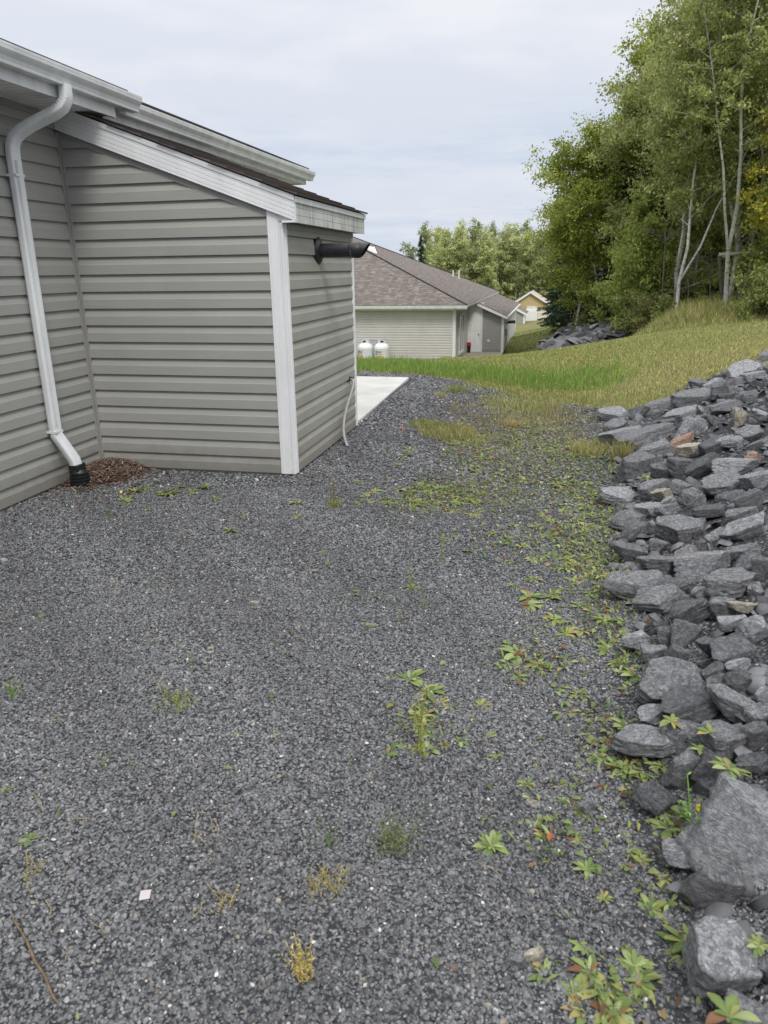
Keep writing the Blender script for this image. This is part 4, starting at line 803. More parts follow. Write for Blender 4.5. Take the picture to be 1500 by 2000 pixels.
# ---------------------------------------------------------------- leaves and blades
def leaf_strip(L, w, bend, fold=.25, seg=3, up=.5):
    """one lanceolate blade growing along +x, rising then drooping; returns V,F"""
    V = []; F = []; prof = {5: [.22, .5, .88, 1., .72, .05], 3: [.35, 1., .75, 0.], 2: [.4, 1., 0.]}[seg]
    for i in range(seg+1):
        t_ = i/seg; x = L*t_; z = L*(up*t_-bend*t_*t_); ww = w*prof[i]
        V += [(x, -ww, z+fold*ww), (x, 0, z), (x, ww, z+fold*ww)]
    for i in range(seg):
        b = i*3; F += [(b, b+1, b+4, b+3), (b+1, b+2, b+5, b+4)]
    return np.array(V), np.array(F)
def rot_z(V, a): c, s = math.cos(a), math.sin(a); return np.stack([V[:, 0]*c-V[:, 1]*s, V[:, 0]*s+V[:, 1]*c, V[:, 2]], -1)
GREENS = [(.19, .26, .085), (.235, .30, .11), (.14, .205, .07), (.28, .34, .15)]; OLD = [(.33, .31, .11), (.22, .12, .07), (.27, .29, .10), (.30, .23, .12)]
def rosette(seed, n=11, yellow=.2, up=.55, w=.17, tall=False, spread=1.):
    r = random.Random(seed); Vs = []; Fs = []; Ts = []; b = 0
    for k in range(n):
        ring = k/n; L = r.uniform(.65, 1.)*(1-.45*(ring > .6)); V, F = leaf_strip(L, w*r.uniform(.75, 1.2)*L, r.uniform(.25, .85), .3, 5, up*r.uniform(.5, 1.3)+(.5 if ring > .6 else 0))
        V = rot_z(V, 2.4*k+r.uniform(-.3, .3)); 
        if tall: V[:, 2] += ring*1.2
        old = r.random() < yellow; c = np.array(r.choice(OLD if old else GREENS))*r.uniform(.8, 1.2); T = np.tile(c, (len(V), 1)); T[1::3] *= 1.18
        if not old and r.random() < .4: T[-3:] = T[-3:]*.4+np.array((.4, .33, .08))*.6
        Vs.append(V); Fs.append(F+b); Ts.append(T); b += len(V)
    return np.concatenate(Vs), np.concatenate(Fs), np.concatenate(Ts)
ROS = {}
for nm, kw in dict(g=dict(n=19, yellow=.12, w=.17), y=dict(n=18, yellow=.5, w=.16), h=dict(n=16, yellow=.3, w=.18), s=dict(n=8, yellow=.15, w=.22), d=dict(n=22, yellow=.05, w=.14, up=.8)).items():
    ROS[nm] = []
    for i in range(4):
        V, F, T = rosette(hash(nm) % 1 + ord(nm)*7+i, **kw); o = mesh_np('rosette_weed', V, F, 'weed_leaf', T, smooth=True); ROS[nm].append(o.data); bpy.data.objects.remove(o)
pr_ = random.Random(9)
def weed(px_, py_, size, kind, label, group, lift=0, name='rosette_weed', pile=False):
    P = ground_hit(px_, py_, (lambda X, Y: tz(X, Y)+(.10 if pile else .0)), 40)
    if P is None: return None
    dep = (P-[0, 0, H])@CF; r_ = size*dep/FPX*.56
    o = bpy.data.objects.new(name, pr_.choice(ROS[kind])); COL.objects.link(o); o.location = (P[0], P[1], P[2]+.004+lift); o.rotation_euler = (pr_.uniform(-.2, .2), pr_.uniform(-.2, .2), pr_.uniform(0, 6.28)); o.scale = (r_, r_, r_*pr_.uniform(.45, .95)); return tag(o, label, 'weed', group)
single = [(960, 1655, 78, 'g', 'large solitary green rosette weed low right of centre on bare gravel'), (953, 1598, 38, 's', 'small star-shaped weed just behind the large solitary rosette'), (968, 1480, 30, 's', 'tiny pale rosette on bare gravel, right of the stemmed weed cluster'),
 (800, 1330, 85, 'g', 'broad-leaved rosette at the head of the central weed trail'), (838, 1352, 70, 'h', 'rosette touching the broad-leaved one in the central weed trail'), (450, 1040, 36, 'd', 'bright green tuft-like weed alone on the gravel left of the white corner post'),
 (1345, 1845, 115, 'g', 'dense tall-leaved weed clump against the big near rock'), (1330, 1860, 100, 'h', 'spread of leaves under the dense clump against the big near rock'), (1062, 1912, 90, 'g', 'green rosette at the bottom edge, left of the yellowing patch'), (1140, 1855, 60, 's', 'small rosette above the yellowing patch at the bottom edge'),
 (1308, 1622, 95, 'g', 'long-leaved pale green rosette at the foot of the tilted slab'), (1350, 1595, 90, 'g', 'green weed pressed between the rock toe and the thistly plant'), (1270, 1780, 75, 'g', 'bright rosette on gravel left of the big near rocks'), (1305, 1745, 60, 's', 'rosette beside the bright one left of the big near rocks'),
 (60, 1641, 46, 's', 'four-leaved pale seedling near the left edge'), (82, 1640, 28, 'd', 'mossy green sprig beside the four-leaved seedling'), (10, 1548, 40, 's', 'yellow-green weed cut by the left edge'), (100, 1408, 34, 's', 'lone pale leaf lying weed on the left gravel'), (724, 1226, 34, 's', 'small yellow-green weed on bare gravel in the middle'),
 (755, 1475, 50, 's', 'dark green three-leaved sprout left end of the weed trail'), (1145, 1700, 60, 'd', 'upright willow-leaved seedling on the near gravel'), (1180, 1757, 40, 'y', 'small yellowing rosette in front of the upright seedling'), (912, 1078, 26, 'd', 'small green rosette amid mid-distance gravel'), (440, 1040, 20, 's', 'tiny sprout beside the bright tuft'),
 (262, 1210, 18, 'd', 'tiny green sprig on the left gravel'), (80, 1206, 20, 'd', 'tiny green sprig at the far left gravel'), (545, 1440, 24, 'd', 'tiny yellow-green sprig on gravel, centre left'), (465, 1440, 24, 'd', 'tiny moss-like sprig left of centre'), (180, 1832, 18, 'd', 'tiny bright sprig by the long twig'), (100, 1860, 20, 'd', 'mossy sprig crossed by the long twig')]
for a in single: weed(a[0], a[1], a[2], a[3], a[4], 'lone weeds on the gravel')
groups = [
 ('weeds trailing across the middle of the gravel', 'weed of the central trail on the gravel below the broad rosettes', [(820,1400,70,'y'),(850,1412,60,'h'),(870,1430,45,'y'),(800,1470,60,'h'),(835,1468,65,'g'),(828,1440,50,'h'),(900,1450,48,'s'),(948,1440,45,'h'),(868,1458,30,'y'),(885,1385,50,'y'),(940,1380,45,'y'),(925,1405,26,'s'),(860,1375,40,'y')]),
 ('weeds on the gravel right of centre', 'leafy weed on the gravel short of the rock toe', [(1030,1535,45,'h'),(1035,1560,35,'s'),(1098,1567,30,'s'),(1130,1585,44,'g'),(1042,1622,60,'y'),(1065,1640,55,'y'),(1045,1660,34,'s'),(1130,1645,46,'h'),(1145,1605,35,'y'),(1010,1280,80,'h'),(1050,1300,60,'y'),(1000,1305,50,'h'),(1085,1212,56,'h'),(1105,1240,56,'y'),(1110,1298,40,'s'),(1075,1330,36,'y'),(1130,1360,60,'h'),(1108,1392,60,'y'),(1082,1402,40,'s'),(1095,1475,30,'s'),(1130,1510,56,'h'),(1015,1325,40,'s')]),
 ('weeds along the toe of the rock pile', 'green weed crowding the toe of the rock pile', [(1160,1198,60,'g'),(1180,1215,60,'g'),(1222,1218,60,'g'),(1135,1235,50,'y'),(1190,1272,66,'g'),(1212,1300,56,'g'),(1242,1322,70,'g'),(1262,1335,50,'g'),(1190,1460,80,'g'),(1165,1478,60,'g'),(1222,1422,66,'g'),(1215,1505,90,'y'),(1256,1508,90,'g'),(1232,1540,70,'y'),(1290,1500,70,'g'),(1240,1662,60,'y'),(1222,1640,50,'y'),(1215,1690,46,'s'),(1255,1685,50,'y'),(1300,1592,60,'g'),(1225,1350,36,'s'),(1330,1610,60,'g'),(1345,1700,46,'s'),(1300,1720,50,'y'),(1352,1630,90,'d'),(1362,1600,80,'d')]),
 ('yellowing weeds at the bottom of the picture', 'yellowing low weed in the patch at the bottom edge', [(1150,1900,90,'y'),(1180,1940,110,'y'),(1220,1960,100,'y'),(1250,1920,90,'h'),(1285,1945,60,'h'),(1120,1940,80,'y'),(1200,1985,110,'y'),(1140,1980,90,'y'),(1260,1985,80,'h'),(1240,1890,80,'g')]),
 ('leaves growing out between the rocks', 'broad green leaves sprouting between near rocks', [(1388,1432,60,'s'),(1366,1465,40,'s'),(1425,1505,80,'g'),(1310,1412,50,'h'),(1483,1850,50,'g'),(1425,1990,110,'s'),(1262,935,30,'s')])]
for gname, lab, L in groups:
    for (a, b, c, d) in L: weed(a, b, c, d, lab, gname, pile=('rocks' in gname and 'rock' in gname and 'between' in gname))
KW = dict(g='green', h='green and yellow', y='yellowing', s='few-leaved', d='narrow-leaved')
for i in range(70):     # dense strip by the pile, between 930 and 1190 px
    t_ = pr_.random(); py_ = 925+270*t_; px_ = pr_.uniform(1120-40*t_, 1212-5*t_) if pr_.random() < .75 else pr_.uniform(1000, 1150)
    kd = pr_.choice('ghhyg'); weed(px_, py_, pr_.uniform(26, 52)*(.6+.6*t_), kd, KW[kd]+' weed in the dense strip beside the far rocks', 'weeds in the strip beside the far rocks')
for i in range(54):
    px_ = pr_.uniform(690, 950); py_ = 945+50*pr_.random()+.05*(px_-690)+8*math.sin(px_*.05)
    kd = pr_.choice('ghyhs'); weed(px_, py_, pr_.uniform(16, 34), kd, KW[kd]+' low weed in the band across the gravel', 'weeds in a band across the gravel')
for (px_, py_, s_, k_) in [(265,962,46,'d'),(290,955,40,'g'),(330,968,50,'g'),(345,955,40,'g'),(372,962,34,'s'),(400,955,36,'d'),(250,983,40,'d'),(288,996,24,'s'),(420,975,28,'s'),(478,1006,26,'y'),(312,966,40,'g')]:
    weed(px_, py_, s_, k_, 'dandelion-like weed on the gravel in front of the mulch heap', 'dandelions near the mulch')
sc_ = [(580,985,40,'y'),(582,1010,30,'y'),(630,1080,24,'s'),(655,985,34,'y'),(640,1100,22,'s'),(800,880,40,'h'),(790,893,40,'g'),(815,950,30,'s'),(1120,892,30,'d'),(900,860,26,'s'),(880,870,30,'y'),(940,895,34,'h'),(960,880,30,'s'),(1025,940,36,'y'),(1045,945,30,'h'),(1090,950,40,'d'),(980,985,26,'s'),(830,1000,26,'s'),(870,1055,30,'h'),(890,1050,24,'s'),(960,1045,30,'h'),(985,1060,46,'h'),(1020,1068,40,'y'),(1040,1095,36,'y'),(1055,1010,36,'h'),(1080,1020,40,'h'),(1100,1000,40,'g'),(1075,880,30,'y'),(1010,870,30,'s'),(930,915,40,'g'),(780,910,26,'g'),(762,1168,26,'s'),(700,1165,26,'s'),(735,1168,24,'s'),(805,1150,34,'s'),(1000,1145,22,'d'),(1048,1500,20,'s'),(952,1735,26,'s')]
for (px_, py_, s_, k_) in sc_: weed(px_, py_, s_, k_, 'small '+KW[k_]+' weed on the mid-distance gravel', 'weeds scattered over the gravel')

# stemmed plants, dry stems, twig
def stems(name, px_, py_, hpx, n, spread, label, cat='weed', mat='blade', col=(.2, .28, .08), leafy=.0, lean=.3, seed=0, group=None):
    r = random.Random(seed+int(px_)); P = ground_hit(px_, py_, tz, 40); dep = (P-[0, 0, H])@CF; h = hpx*dep/FPX; Vs = []; Fs = []; Ts = []; b = 0
    for k in range(n):
        a = r.uniform(0, 6.28); l = h*r.uniform(.5, 1.05); bx_ = r.uniform(-1, 1)*spread*h*.3; by_ = r.uniform(-1, 1)*spread*h*.3; ln_ = r.uniform(.1, 1)*lean; wd_ = h*.007+.0006; seg = 5
        pts = [(bx_+math.cos(a)*ln_*l*(i/seg)**1.5+r.uniform(-.02, .02)*h, by_+math.sin(a)*ln_*l*(i/seg)**1.5, l*i/seg*math.cos(ln_)) for i in range(seg+1)]
        c = np.array(col)*r.uniform(.7, 1.3)
        for (x0, y0, z0), (x1, y1, z1) in zip(pts[:-1], pts[1:]):
            Vs.append(np.array([(x0-wd_, y0, z0), (x0+wd_, y0, z0), (x1+wd_*.8, y1, z1), (x1-wd_*.8, y1, z1)])); Fs.append(np.array([[b, b+1, b+2, b+3]])); Ts.append(np.tile(c, (4, 1))); b += 4
            for q in range(int(leafy)+(r.random() < leafy % 1)):
                V, F = leaf_strip(h*r.uniform(.05, .12), h*.016, .2, .2, 2, r.uniform(0, .9)); V = rot_z(V, r.uniform(0, 6.28))+np.array([x1, y1, z1]); Vs.append(V); Fs.append(F+b); Ts.append(np.tile(c*r.uniform(.9, 1.5), (len(V), 1))); b += len(V)
    o = mesh_np(name, np.concatenate(Vs), np.concatenate(Fs), 'weed_leaf', np.concatenate(Ts)); o.location = P; return tag(o, label, cat, group)
stems('flowering_weed', 822, 1480, 160, 5, .2, 'tall thin yellow-flecked weed stem rising from the central weed trail', col=(.3, .33, .1), leafy=1.2, lean=.15)
stems('wispy_weed', 770, 1660, 74, 34, 1.3, 'feathery grey-green weed clump on the near gravel', col=(.15, .18, .08), leafy=1.8, lean=.9)
stems('wispy_weed', 640, 1640, 60, 12, 1.8, 'faint blue-green feathery sprays left of the feathery clump', col=(.12, .17, .1), leafy=1., lean=1.)
stems('yellow_weed', 640, 1735, 36, 60, 3.0, 'yellow-tipped dry little bush on the near gravel', col=(.40, .33, .11), leafy=2.2, lean=1.1)
stems('yellow_weed', 596, 1915, 90, 24, .5, 'dry yellow weed leaning over near the bottom centre', col=(.42, .34, .13), leafy=1.6, lean=.5)
stems('dry_weed', 440, 1775, 60, 8, 1.2, 'dry straw-coloured weed with yellow base, right of the paper scrap', col=(.40, .32, .14), leafy=1.2, lean=1.1)
stems('dry_weed', 400, 1640, 60, 6, 1.5, 'thin dry branching weed above the straw-coloured one', col=(.34, .29, .17), leafy=.6, lean=1.2)
stems('dry_weed', 60, 1725, 55, 8, 1.8, 'straw-coloured creeping weed near the left edge', col=(.38, .33, .12), leafy=1.4, lean=1.3)
stems('dry_weed', 350, 1378, 34, 40, 3.2, 'green-yellow creeping weed with dry stems, left of centre', col=(.26, .31, .06), leafy=2., lean=1.3)
stems('dry_weed', 320, 1350, 45, 9, 1.3, 'pale dry stems behind the creeping green-yellow weed', col=(.42, .38, .28), leafy=.4, lean=1.)
stems('grass_weed', 24, 1362, 46, 16, .3, 'spiky grass-like weed by the left edge', col=(.2, .33, .08), leafy=0, lean=1.1)
stems('upright_weed', 806, 1155, 60, 3, .3, 'thin upright sprig in the middle of the gravel', col=(.2, .27, .1), leafy=1., lean=.15)
stems('upright_weed', 865, 1100, 70, 3, .3, 'faint upright stem on the mid gravel', col=(.2, .25, .1), leafy=1., lean=.1)
stems('upright_weed', 1000, 975, 75, 5, .5, 'wispy upright weeds right of the weed band', col=(.22, .25, .12), leafy=1., lean=.15)
stems('upright_weed', 375, 1305, 45, 3, .4, 'small feathery upright sprig left of centre', col=(.17, .24, .08), leafy=2., lean=.1)
stems('upright_weed', 650, 985, 60, 4, .3, 'thin upright weed right of the white corner post', col=(.24, .2, .1), leafy=1., lean=.15)
stems('upright_weed', 290, 915, 42, 3, .3, 'little dark branching sprig against the greige wall', col=(.07, .08, .05), leafy=.8, lean=.35)
stems('upright_weed', 216, 1015, 36, 5, .5, 'thin grass sprig in front of the mulch', col=(.2, .28, .1), leafy=0, lean=.6)
stems('dry_weed', 350, 1055, 50, 4, .8, 'pale dry stalks lying on the gravel behind the bright tuft', col=(.32, .26, .17), leafy=0, lean=1.2)
stems('thistle', 1362, 1655, 125, 12, .7, 'tall prickly-leaved plant with a yellow flower beside the tilted slab', col=(.15, .28, .06), leafy=2.6, lean=.45)
for (a, b, h_) in [(205,1500,40),(258,1505,26),(165,1620,20),(110,1600,30),(830,1190,30),(780,1215,26),(1105,1430,26),(690,1500,30),(560,1640,24),(300,1260,26),(295,1140,30),(1080,1110,30),(540,1260,24)]:
    stems('wispy_weed', a, b, h_, 4, .8, 'wisp of thin weed standing on the open gravel', col=(.22, .26, .1), leafy=1.2, lean=.4, group='wisps of weed on the open gravel')
# stray straws lying about
for (a, b, c, d) in [(65,1555,85,1590),(140,1605,172,1604),(1075,1544,1105,1538),(395,1770,375,1800),(930,1690,975,1715),(90,1765,98,1800),(180,1810,205,1830),(1010,1305,1070,1308),(230,1140,215,1180),(420,1608,424,1640),(120,1840,128,1890)]:
    P = ground_hit(a, b, tz); Q = ground_hit(c, d, tz)
    if P is not None and Q is not None:
        mb = MB(); mid = (P+Q)/2+[.01, 0, .012]; mb.tube([P+[0, 0, .012], mid, Q+[0, 0, .012]], .0011, 5); tag(mb.build('straw', 'dry_stem'), 'stray dry straw lying on the gravel', 'straw', 'stray straws on the gravel')
mb = MB(); tp_ = [(27, 1803), (55, 1850), (70, 1885), (90, 1915), (97, 1938), (105, 1955), (116, 1966)]
mb.tube([ground_hit(a, b, tz)+[0, 0, .014+.006*math.sin(i*2)] for i, (a, b) in enumerate(tp_)], [.0022, .003, .0034, .0032, .003, .0026, .002], 8); tag(mb.build('twig', 'twig', None, 0, True), 'long bent brown twig lying on the gravel at the lower left', 'twig')
P = ground_hit(285, 1763, tz); mb = MB(); mb.hexa([(-.0135, -.013, 0), (.0135, -.01, 0), (.0145, .014, .001), (-.0125, .0125, .001), (-.0135, -.013, .0015), (.0135, -.01, .0015), (.0145, .014, .0025), (-.0125, .0125, .0025)]); o = mb.build('paper_scrap', 'paper'); o.location = P+[0, 0, .024]; o.rotation_euler = (.25, .05, .12); tag(o, 'small square of pale pink paper on the gravel', 'paper scrap')
for (a, b, s_, tn, lab) in [(1040, 1578, 24, 't', 'smooth tan pebble near the weeds right of centre'), (498, 1183, 16, 't', 'beige pebble on the gravel, upper left of centre'), (1040, 1873, 38, 't', 'flat tan stone near the bottom edge'), (1015, 1885, 44, 'm', 'narrow grey stone next to the flat tan stone'), (803, 1768, 14, 'l', 'pale pebble near the bottom centre'), (8, 1100, 16, 'l', 'pale chip at the left edge of the gravel'), (628, 1470, 10, 'l', 'small white chip in the middle of the gravel'), (1355, 748, 40, 'l', 'pale pebble')][:7]:
    P = ground_hit(a, b, tz); dep = (P-[0, 0, H])@CF; s = s_*dep/FPX*.6; o = bpy.data.objects.new('pebble', ROCKS[rr.randrange(14)]); COL.objects.link(o); o.location = P+[0, 0, s*.35]; o.scale = (s, s*.7, s*.6); o['grain_scale'] = [s/.12]*3; o.rotation_euler[2] = rr.uniform(-.4, .4); o.color = (*[q*(1.3 if tn == 'l' else 1.05) for q in TONES[tn]], 1); tag(o, lab, 'pebble')
for (a, b, s_) in [(1210, 1362, 12), (1240, 1490, 22), (95, 962, 10), (786, 840, 12), (155, 985, 10), (255, 968, 10), (960, 897, 12), (1003, 830, 18), (1075, 1645, 26), (1415, 1545, 34)]:
    P = ground_hit(a, b, tz); dep = (P-[0, 0, H])@CF; s = s_*dep/FPX; V, F = leaf_strip(s, s*.3, .3, .5, 3, .4); o = mesh_np('fallen_leaf', V-[s/2, 0, 0], F, 'red_leaf'); o.location = P+[0, 0, .014]; o.rotation_euler = (.2, 0, rr.uniform(0, 6)); tag(o, 'rusty red fallen leaf on the ground', 'leaf', 'fallen red leaves')
# mulch heap in the corner
n = 5200; u_ = rng.uniform(UW+.01, UW+.78, n); v_ = rng.uniform(-.95, -.0, n); cu, cv = UW+.17, -.17
d_ = np.sqrt(((u_-cu)/.30)**2+((v_-cv)/.46)**2); k = (rng.random(n) < np.clip(1.35-d_, .035, 1)) & (d_ < 2.1) & (v_ < .0); u_, v_, d_ = u_[k], v_[k], d_[k]; n = len(u_)
x, y = xy_of(u_, v_); hz = .10*np.clip(1-d_, 0, 1)**.8; z = tz(x, y)+rng.uniform(.0, 1, n)*.02+hz
def chipbox(): return np.array([(-1, -.3, -.08), (1, -.22, -.08), (1, .25, .02), (-1, .3, .0), (-1, -.3, .08), (1, -.22, .06), (1, .25, .12), (-1, .3, .12)]), np.array([(0, 3, 2, 1), (4, 5, 6, 7), (0, 1, 5, 4), (1, 2, 6, 5), (2, 3, 7, 6), (3, 0, 4, 7)])
s = rng.uniform(.008, .024, n); v = rng.gamma(4, .03, n)+.03; tn = np.stack([v*1.05, v*.72, v*.58], -1); g_ = rng.random(n) < .12; tn[g_] = rng.uniform(.2, .4, (g_.sum(), 1))*np.array([1, .86, .68])
V, F, T = scatter([chipbox()], np.stack([x, y, z], -1), np.stack([s, s*.8, s], -1), rotmat(rng.normal(0, .5, n), rng.normal(0, .5, n), rng.uniform(0, 6.28, n)), tn); tag(mesh_np('bark_mulch', V, F, 'mulch_chip', T), 'reddish brown bark mulch heaped in the inner corner of the house', 'mulch', kind='stuff')
ng = 24; uu = np.linspace(UW, UW+.8, ng); vv_ = np.linspace(-.95, .02, ng); UU, VV = np.meshgrid(uu, vv_); dd = np.sqrt(((UU-cu)/.30)**2+((VV-cv)/.46)**2); X_, Y_ = xy_of(UU, VV); Z_ = tz(X_, Y_)+.10*np.clip(1-dd, 0, 1)**.8-.004-(dd > 1)*.03
I = np.arange(ng*ng).reshape(ng, ng); F = np.stack([I[:-1, :-1], I[:-1, 1:], I[1:, 1:], I[1:, :-1]], -1).reshape(-1, 4); mo = mesh_np('mulch_bed', np.stack([X_, Y_, Z_], -1).reshape(-1, 3), F, 'mulch_chip', np.tile(np.array([[.07, .045, .035]]), (ng*ng, 1))); tag(mo, 'packed bark under the mulch chips', 'mulch', kind='stuff')

# ---------------------------------------------------------------- grass
def blades(name, x, y, h, w, cols, label, lean=.5, zoff=0., cat='grass', kind='stuff', z=None):
    n = len(x); z = tz(x, y)+zoff if z is None else z; a = rng.uniform(0, 6.28, n); b = rng.uniform(0, 6.28, n); l = rng.uniform(.1, 1, n)*lean*h
    dx, dy = np.cos(a), np.sin(a); ex, ey = np.cos(b)*l, np.sin(b)*l; w = w*rng.uniform(.6, 1.3, n)
    P = np.empty((n, 5, 3)); P[:, 0] = np.stack([x-dx*w, y-dy*w, z-.01], -1); P[:, 1] = np.stack([x+dx*w, y+dy*w, z-.01], -1)
    P[:, 2] = np.stack([x+ex*.35+dx*w*.8, y+ey*.35+dy*w*.8, z+h*.6], -1); P[:, 3] = np.stack([x+ex*.35-dx*w*.8, y+ey*.35-dy*w*.8, z+h*.6], -1); P[:, 4] = np.stack([x+ex, y+ey, z+h*.95], -1)
    b0 = np.arange(n)*5; F = np.concatenate([np.stack([b0, b0+1, b0+2], -1), np.stack([b0, b0+2, b0+3], -1), np.stack([b0+3, b0+2, b0+4], -1)])
    T = np.repeat(cols, 5, 0); return tag(mesh_np(name, P.reshape(-1, 3), F, 'blade', T), label, cat, kind=kind)
def gcol(n, dry, base=(.115, .19, .035), dc=(.33, .29, .13)):
    m_ = rng.random(n)[:, None] < np.asarray(dry).reshape(-1, 1); c = np.where(m_, np.array(dc), np.array(base))*rng.uniform(.6, 1.45, (n, 1)); return c
# lush lip of long grass
n = 90000; x = rng.uniform(-2.2, 6, n); y = rng.uniform(8.6, 18, n); ly = np.interp(x, [-30, -1.6, -.4, .5, 1.2, 1.9, 2.3, 2.8, 3.4, 4.5], [12.2, 12.2, 12.1, 11.9, 11.2, 10.4, 9.7, 9.3, 9.9, 11.5])
k = (y > ly+rng.normal(0, .12, n)) & (y < ly+1.9+rng.normal(0, .3, n)) & (x < 3.3+rng.normal(0, .35, n)); x, y = x[k], y[k]; n = len(x); hh = rng.uniform(.05, .14, n)*(.7+.5*np.exp(-((x-2.2)/1.4)**2))
blades('long_grass', x, y, hh, .0032, gcol(n, .12, (.17, .30, .055), (.34, .36, .12)), 'lush long green grass along the far edge of the gravel', .6)
# mown lawn, dry towards the rocks
n = 190000; y = 7.2+14*rng.random(n)**1.3; x = rng.uniform(0, 1, n)*(.62*y+1.)+1.2; g, s_, d_ = cover(x, y); k = (rng.random(n) < g*1.1-.1) & ~((x > toe_x(np.minimum(y, 7.3))) & (y < 7.3)); x, y, d_ = x[k], y[k], d_[k]
k = (y > 7.6) & ((x < pile_edge(y)+.1) | (y > 9.2) | True); x, y, d_ = x[k], y[k], d_[k]; kk = np.array([not in_pile(a, b) for a, b in zip(x, y)]) if len(x) < 200000 else np.ones(len(x), bool); x, y, d_ = x[kk], y[kk], d_[kk]; n = len(x)
blades('lawn_grass', x, y, rng.uniform(.018, .05, n)*(1+.04*(y-8)), .0028+.0003*(y-8), gcol(n, .12+.42*d_, (.27, .30, .095), (.50, .455, .24)), 'short mown grass on the bank, straw-dry near the rocks', .9)
# thin grass and seedlings on the far gravel
n = 42000; x = rng.uniform(.1, 3, n); y = rng.uniform(6, 12.3, n); g, s_, d_ = cover(x, y); nn = np.sin(x*9+3*np.sin(y*4))*np.cos(y*7+x*3)*.25; k = (rng.random(n) < (g-.28+nn)*1.1) & (x < toe_x(np.minimum(y, 7.3))+.2); x, y = x[k], y[k]; n = len(x)
blades('sparse_grass', x, y, rng.uniform(.02, .06, n), .0028, gcol(n, .42, (.19, .235, .06), (.38, .33, .15)), 'sparse yellowing grass growing through the far gravel', .8)
def tuft(px_, py_, wpx, hpx, n, dry, lab, col=(.20, .25, .07)):
    P = ground_hit(px_, py_, tz, 40); dep = (P-[0, 0, H])@CF; r_ = wpx*dep/FPX/2; h = hpx*dep/FPX; a = rng.uniform(0, 6.28, n); q = np.sqrt(rng.random(n))*r_
    o = blades('grass_tuft', P[0]+np.cos(a)*q, P[1]+np.sin(a)*q*1.4, rng.uniform(.4, 1, n)*h, .0022, gcol(n, dry, col, (.42, .36, .18)), lab, 1.1, kind=None, cat='grass tuft'); return o
tuft(872, 846, 110, 15, 2200, .55, 'wide straw-coloured grass tuft on the gravel beyond the house corner'); tuft(830, 832, 60, 14, 700, .3, 'green grass tuft left of the straw-coloured one'); tuft(1150, 884, 70, 22, 900, .55, 'dry grass tuft by the leftmost far rocks'); tuft(1212, 895, 34, 44, 260, .7, 'tall dry tuft growing between the leftmost far rocks'); tuft(1000, 832, 30, 16, 260, .9, 'small orange-brown tuft amid the far gravel', (.3, .18, .07)); tuft(655, 990, 24, 18, 120, .4, 'small brownish grass tuft right of the white corner post'); tuft(893, 765, 40, 14, 300, .2, 'low green tuft on the gravel near the pad'); tuft(862, 775, 20, 14, 150, .8, 'small dry tuft nearest the concrete pad'); tuft(1280, 800, 30, 24, 120, .3, 'green blades among the rocks at the top edge of the pile'); tuft(1240, 1560, 20, 20, 60, .4, 'few blades beside the dark flat slab')
tuft(1052, 800, 90, 18, 700, .6, 'flat yellowing tuft before the lawn edge'); tuft(700, 735, 10, 10, 40, .3, 'green blades at the slab corner')
# yellow hawkbit flowers dotted over the lawn
fm = MB(); fm.lathe([(0, .004), (.6, .0), (1., .25), (.0, .3)], (0, 0, 0), 8); fo = fm.build('lawn_flower', 'flower_yellow'); fme = fo.data; bpy.data.objects.remove(fo)
fr = random.Random(3)
for i in range(150):
    if i < 60: px_, py_ = fr.gauss(1130, 70), fr.gauss(697, 10)
    else: px_, py_ = fr.uniform(1000, 1500), fr.uniform(655, 760)
    P = ground_hit(px_, py_, tz, 40)
    if P is None or P[1] < 8 or in_pile(P[0], P[1]): continue
    o = bpy.data.objects.new('lawn_flower', fme); COL.objects.link(o); s = fr.uniform(.010, .017); o.location = P+[0, 0, fr.uniform(.04, .08)]; o.scale = (s, s, s); tag(o, 'little yellow flower in the mown grass of the bank', 'flower', 'yellow flowers dotted over the lawn')
for (a, b) in [(238, 971), (1362, 1600)]:
    P = ground_hit(a, b, tz, 40); o = bpy.data.objects.new('flower_head', fme); COL.objects.link(o); o.location = P+[0, 0, .04]; o.scale = (.011,)*3; o.rotation_euler = (.8, 0, 0); tag(o, 'yellow dandelion head near the mulch' if a < 500 else 'yellow flower head on the prickly plant between rocks', 'flower')

